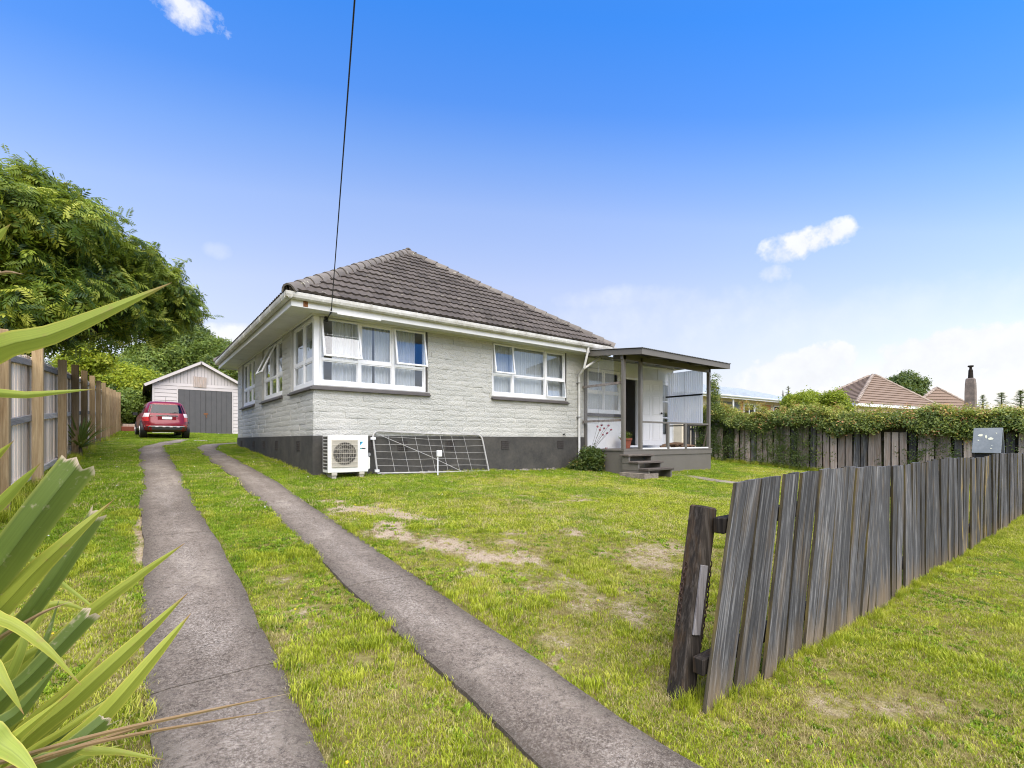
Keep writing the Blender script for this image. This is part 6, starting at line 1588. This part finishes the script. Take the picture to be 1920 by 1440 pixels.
# rose bush by the downpipe, with a few red blooms
c = onY(1103, 850, -.45); bl = lumps((6.93, -.66, .90), (.20, .20, .22), 22, .13)+lumps((6.72, -.45, .70), (.22, .12, .08), 8, .10)
rs = tree('rose_bush', 'dark leafy rose bush with dusky red blooms at the foot of the downpipe', 'bush', (6.93, -.62, gz(6.93, -.62)), bl, 1500, T_HEDGE, M['leaf_rose'], 1.15, trunk_r=.02, tint_mu=.4)
M['bloom'] = paint('dusky_red_petal', (.36,.07,.10), .6, .2)
for (px, py) in ((1128, 797), (1133, 803), (1125, 806), (1138, 812), (1146, 806), (1120, 800), (1130, 815), (1137, 840), (1141, 798)):
    p = onY(px, py, -.62); b = MB(); b.tube([(6.95+rng.uniform(-.1, .1), -.62, 1.0), ((p.x+6.95)/2, -.62, (p.z+1.1)/2), p], .004, 4); build(b, 'stem', M['twigs'], rs)
    b = MB()
    for k in range(9): d = Vector((rng.gauss(0, 1), rng.gauss(0, 1), rng.gauss(0, 1))).normalized()*.026; s_ = d.cross(Vector((.3, .2, 1))).normalized()*.022; q = p+d; b.add([q-s_, q+d.cross(s_).normalized()*.02, q+s_, q-d.cross(s_).normalized()*.02], [(0,1,2,3)])
    build(b, 'bloom', M['bloom'], rs)
pp = [(8.78+nr.normal(0, .07), -.32+nr.normal(0, .07), DZ+.30+abs(nr.normal(0, .08))) for k in range(40)]
V, F_, T = spread_twigs(T_HEDGE, np.array(pp), nr.normal(0, .4, (40, 3))+[0,0,1], nr.uniform(.5, .9, 40), nr.uniform(.4, .9, 40)); np_mesh('succulent', V, F_, M['leaf_mid'], bpy.data.objects['potted_plant'], T)

# ------------------------------------------------------------------ strap-leaved plants
def strap(path, width, m, name, parent, fold=.35, thick=.0022, tip=1.0, cut=False, up=None, seed=0):
    """a blade-like leaf folded along its midrib"""
    P_ = [Vector(p) for p in path]; ctrl = P_; n_ = 18; Q = []
    # Catmull-Rom through the control points
    ext = [ctrl[0]*2-ctrl[1]]+ctrl+[ctrl[-1]*2-ctrl[-2]]
    for k in range(n_+1):
        f = k/n_*(len(ctrl)-1); i = min(int(f), len(ctrl)-2); t = f-i; p0, p1, p2, p3 = ext[i:i+4]
        Q.append(.5*((2*p1)+(p2-p0)*t+(2*p0-5*p1+4*p2-p3)*t*t+(3*p1-p0-3*p2+p3)*t**3))
    mb = MB(); cols = 7; r = random.Random(seed)
    for k, q in enumerate(Q):
        d = (Q[min(k+1, n_)]-Q[max(k-1, 0)]).normalized(); u = (CAM-q).normalized() if up is None else Vector(up)
        s_ = d.cross(u).normalized(); nrm = s_.cross(d).normalized(); f = k/n_
        w = width*(min(1, .75+f*1.2) if not cut else 1.0)*(1 if cut else max(.02, 1-max(0, (f-.45)/.55)**(1.7*tip)))
        for j in range(cols):
            c_ = (j/(cols-1)-.5); rag = (r.uniform(-.012, .012) if cut and k == n_ else 0)
            mb.v.append(tuple(q+s_*w*c_+nrm*w*(-fold)*(abs(c_)-.25)*(1 if True else 0)+d*rag))
    mb.f = [(k*cols+j, k*cols+j+1, (k+1)*cols+j+1, (k+1)*cols+j) for k in range(n_) for j in range(cols-1)]
    o = build(mb, name, m, parent, smooth=True)
    a = o.data.attributes.new('along', 'FLOAT', 'POINT'); a.data.foreach_set('value', np.repeat(np.arange(n_+1)/n_, cols).astype(np.float32))
    e = o.data.attributes.new('edge', 'FLOAT', 'POINT'); e.data.foreach_set('value', np.tile(np.abs(np.arange(cols)/(cols-1)-.5)*2, n_+1).astype(np.float32))
    e = o.data.attributes.new('across', 'FLOAT', 'POINT'); e.data.foreach_set('value', np.tile(np.arange(cols)/(cols-1), n_+1).astype(np.float32))
    return o
def flax_mat(name, c0, c1, edge, tip, t0=.93):
    n = NT(name); o = n.obj(); al = n.attr('along'); ed = n.attr('edge'); r = n.rnd()
    cv_ = n.n('ShaderNodeCombineXYZ'); n.set(cv_.inputs[0], n.math('MULTIPLY', n.attr('across'), 26)); n.set(cv_.inputs[1], n.math('MULTIPLY', al, 2.2)); n.set(cv_.inputs[2], n.math('MULTIPLY', r, 40)); st = n.noise(cv_.outputs[0], 1.0, 3); bl_ = n.noise(n.map(n.pos(), (7, 7, 7)), 1.0, 3)
    c = n.mix(n.math('ADD', n.math('MULTIPLY', bl_, .7), n.math('MULTIPLY', r, .35)), c0, c1)
    c = n.mix(n.math('MULTIPLY', n.ramp(st, [(.35, 1.0), (.65, 0.0)]), .40), c, tuple(x*.55 for x in c0))
    c = n.mix(n.math('MULTIPLY', n.ramp(ed, [(.82, 0.0), (.98, 1.0)]), .8), c, edge)
    c = n.mix(n.math('MULTIPLY', n.ramp(ed, [(.0, 1.0), (.10, 0.0)]), .45), c, tuple(x*.55 for x in c0))
    c = n.mix(n.ramp(n.math('ADD', al, n.math('MULTIPLY', n.math('SUBTRACT', st, .5), .05)), [(t0, 0.0), (min(.995, t0+.05), 1.0)]), c, tip)
    fl_ = n.ramp(n.noise(n.map(n.pos(), (30, 30, 30)), 1.0, 4, .7), [(.60, 0.0), (.70, 1.0)]); c = n.mix(n.math('MULTIPLY', fl_, .45), c, tip)
    p = n.n('ShaderNodeBsdfPrincipled'); n.set(p.inputs['Base Color'], c); p.inputs['Roughness'].default_value = .52; p.inputs['Specular IOR Level'].default_value = .4
    t = n.n('ShaderNodeBsdfTranslucent'); n.set(t.inputs[0], n.mix(.6, c, (.42,.48,.05)))
    m = n.n('ShaderNodeMixShader'); m.inputs[0].default_value = .30; n.t.links.new(p.outputs[0], m.inputs[1]); n.t.links.new(t.outputs[0], m.inputs[2]); return n.surf(m.outputs[0])
M['flax'] = flax_mat('flax_leaf', (.24,.29,.035), (.40,.43,.06), (.54,.48,.08), (.30,.17,.07))
M['flax_bright'] = flax_mat('bright_flax_leaf', (.25,.32,.045), (.37,.43,.07), (.52,.48,.09), (.34,.22,.09))
M['flax_dark'] = flax_mat('dark_flax_leaf', (.07,.115,.024), (.16,.22,.04), (.26,.28,.06), (.55,.44,.33), .975)
M['flax_dead'] = flax_mat('dead_flax_leaf', (.20,.115,.055), (.34,.22,.12), (.40,.29,.17), (.45,.36,.25))
fb = at(-230, 826, 1.25); fb.z = gz(fb.x, fb.y)
flax = thing('flax_plant', fb, 'clump of green strap leaved flax with cut and dead leaves beside the drive', 'plant')
def L(pts, wpx, m='flax', **k):
    """control points as (px, py, depth); width in photo pixels at the middle"""
    P_ = [at(*p) for p in pts]; t = pts[len(pts)//2][2]
    strap(P_, wpx*.72*t/FPX, M[m], 'leaf', flax, seed=rng.randint(0, 999), **k)
S = lambda x, y, t=1.25: (x, y, t)
L([S(-330, 1500), S(-220, 830, 1.1), (-30, 668, 1.0), (110, 622, 1.0), (322, 530, 1.05)], 66, 'flax_bright', fold=.40, tip=1.15)
L([S(-330, 1500), S(-230, 900, 1.2), (-60, 752, 1.15), (60, 740, 1.15), (182, 729, 1.2)], 26, 'flax_bright')
L([S(-330, 1600), (-120, 1230, 1.15), (10, 1050, 1.1), (85, 950, 1.1), (150, 868, 1.12)], 84, 'flax_dark', cut=True, fold=.5)
L([S(-320, 1500), (-120, 1080, 1.2), (10, 935, 1.2), (76, 868, 1.2)], 34, 'flax_bright')
L([S(-330, 1500), (-140, 1010, 1.05), (-30, 880, 1.0), (26, 826, 1.0)], 30, 'flax')
L([S(-320, 1650), (-100, 1270, 1.15), (30, 1110, 1.15), (120, 1020, 1.15), (212, 938, 1.2)], 52, 'flax', fold=.5)
L([S(-300, 1650), (-60, 1290, 1.3), (70, 1130, 1.3), (185, 960, 1.35)], 40, 'flax_dark', cut=True)
L([S(-280, 1700), (-20, 1330, 1.35), (150, 1165, 1.4), (260, 1080, 1.45), (347, 1018, 1.5)], 34, 'flax')
L([S(-240, 1800), (0, 1440, 1.25), (140, 1310, 1.25), (260, 1200, 1.3), (352, 1112, 1.35)], 50, 'flax', fold=.5)
L([S(-200, 1850), (60, 1470, 1.2), (190, 1345, 1.2), (290, 1230, 1.25), (358, 1150, 1.3)], 46, 'flax', fold=.5)
L([S(-260, 1750), (-40, 1370, 1.2), (60, 1265, 1.2), (170, 1150, 1.25)], 46, 'flax_dark', cut=True, fold=.5)
L([S(-300, 1500), (-100, 1160, 1.1), (0, 1160, 1.08), (80, 1210, 1.08), (152, 1284, 1.1)], 30, 'flax')
L([S(-300, 1500), (-120, 1230, 1.05), (-30, 1230, 1.02), (10, 1280, 1.0), (45, 1340, 1.0)], 30, 'flax')
L([S(-200, 1800), (-40, 1420, 1.15), (60, 1400, 1.12), (30, 1400, 1.1)], 40, 'flax_bright') if False else None
L([S(-260, 1600), (-70, 1390, 1.0), (10, 1400, .98), (85, 1470, .96)], 60, 'flax_bright')
L([S(-160, 1850), (30, 1480, 1.15), (110, 1420, 1.15), (205, 1345, 1.2)], 44, 'flax_dark', cut=True, fold=.5)
L([S(-160, 1850), (60, 1440, 1.3), (180, 1408, 1.35), (308, 1424, 1.4)], 26, 'flax')
L([S(-260, 1700), (-30, 1290, 1.4), (60, 1180, 1.45), (105, 1095, 1.5)], 26, 'flax')
L([S(-260, 1700), (-30, 1230, 1.5), (90, 1135, 1.55), (180, 1150, 1.6)], 24, 'flax')
L([S(-300, 1600), (-80, 1330, 1.3), (20, 1250, 1.3), (110, 1190, 1.35)], 40, 'flax')
L([S(-240, 1750), (-50, 1420, 1.1), (40, 1330, 1.1), (110, 1245, 1.12)], 44, 'flax_dark', fold=.5)
L([S(-240, 1800), (-60, 1470, 1.0), (20, 1390, 1.0), (130, 1300, 1.02)], 40, 'flax', fold=.5)
L([S(-200, 1800), (20, 1440, 1.35), (130, 1330, 1.4), (215, 1230, 1.45)], 30, 'flax')
L([S(-300, 1600), (-90, 1180, 1.35), (20, 1040, 1.4), (112, 1092, 1.5), (205, 1162, 1.55)], 20, 'flax_bright')
for pts, w in (([(-420, 1560, 1.1), (0, 1430, 1.05), (200, 1374, 1.05), (400, 1330, 1.08), (548, 1299, 1.1)], 11), ([(-420, 1590, 1.05), (0, 1445, 1.0), (200, 1388, 1.0), (400, 1352, 1.03), (537, 1330, 1.05)], 9), ([(-420, 1600, 1.15), (40, 1438, 1.1), (180, 1390, 1.1), (328, 1342, 1.12)], 14), ([S(-260, 1500), (-60, 1250, 1.2), (60, 1160, 1.2), (132, 1128, 1.25)], 12), ([S(-300, 1400), (-100, 540, 1.0), (0, 512, .98), (44, 514, .98)], 12), ([S(-280, 1500), (-100, 1190, 1.25), (20, 1140, 1.25), (40, 1060, 1.25)], 14)): L(pts, w, 'flax_dead', fold=.7)
# two leaves reaching in from the left edge at mid height
L([S(-330, 1400), (-180, 560, .95), (-40, 470, .92), (20, 420, .92)], 40, 'flax_bright')
for k in range(26):
    x1 = rng.uniform(20, 250); y1 = 1440-rng.uniform(.15, 1.0)*(420-x1*.8); t = rng.uniform(1.2, 1.7)
    L([S(-260+k*4, 1750), (x1*.25-60, y1+(1600-y1)*.55, t), (x1*.62, y1+(1500-y1)*.30, t), (x1, y1, t+.05)], rng.uniform(14, 28), rng.choice(('flax', 'flax_bright', 'flax', 'flax_dark')))
q = MB(); q.tube([fb-Vector((0,0,.1)), fb+Vector((0,0,.25))], [.16, .10], 10); build(q, 'crown_base', M['flax_dead'], flax, smooth=True)

# small cabbage palm at the foot of the fence
cpb = on_ground(150, 858); cp_ = thing('cabbage_tree', cpb, 'small spiky dark cabbage tree at the foot of the boundary fence', 'plant')
q = MB(); q.tube([cpb-Vector((0,0,.1)), cpb+Vector((0,0,.22))], [.05, .04], 8); build(q, 'trunk', M['bark'], cp_)
for k in range(64):
    a = k*2.4; e = R(rng.uniform(8, 85)); Lh = rng.uniform(.60, .98); d = Vector((math.cos(a)*math.cos(e), math.sin(a)*math.cos(e), math.sin(e))); s0 = cpb+Vector((0,0,.22))
    strap([s0, s0+d*Lh*.5+Vector((0,0,.03)), s0+d*Lh-Vector((0,0,.10*math.cos(e)))], .040, M['flax_dark'], 'leaf', cp_, up=(d.cross(Vector((0,0,1))).cross(d)).normalized(), seed=k)

# ------------------------------------------------------------------ wooded hill far behind
hv = []; hf = []; nxh, nyh = 60, 24
hc = at(235, 700, 210)
for j in range(nyh):
    for i in range(nxh):
        a = (i/(nxh-1)-.5)*420; d = j/(nyh-1)*260
        h = 44*math.exp(-((a+20)/105)**2)*math.sin(min(1, d/150)*1.571)+16*math.exp(-((a-110)/70)**2)*math.sin(min(1, d/160)*1.571)+2.5*math.sin(a*.06)+1.5*math.sin(d*.09)
        p = Vector((hc.x, hc.y, 0))+Vector((CT, -ST, 0))*a+Vector((ST, CT, 0))*(d-70)
        hv.append((p.x, p.y, gz(p.x, p.y)-1.5+max(0, h)))
for j in range(nyh-1):
    for i in range(nxh-1): hf.append((j*nxh+i, j*nxh+i+1, (j+1)*nxh+i+1, (j+1)*nxh+i))
mb = MB(); mb.v = hv; mb.f = hf; M['hill'] = paint('hill_ground', (.05,.07,.03), .95, .3); tag(build(mb, 'hill', M['hill'], smooth=True), kind='structure')
HV = np.array(hv); pick = nr.integers(0, len(HV), 2600); pos = HV[pick]+nr.normal(0, 1, (2600, 3))*[3.2, 3.2, .8]
bl = [(p+[0, 0, 1.0], (s, s, s*1.1)) for p, s in zip(pos, nr.uniform(1.4, 3.4, len(pos)))]
pp, d = blob_points(bl, 26000, .1); keep = d[:,2] > -.4; pp, d = pp[keep], d[keep]
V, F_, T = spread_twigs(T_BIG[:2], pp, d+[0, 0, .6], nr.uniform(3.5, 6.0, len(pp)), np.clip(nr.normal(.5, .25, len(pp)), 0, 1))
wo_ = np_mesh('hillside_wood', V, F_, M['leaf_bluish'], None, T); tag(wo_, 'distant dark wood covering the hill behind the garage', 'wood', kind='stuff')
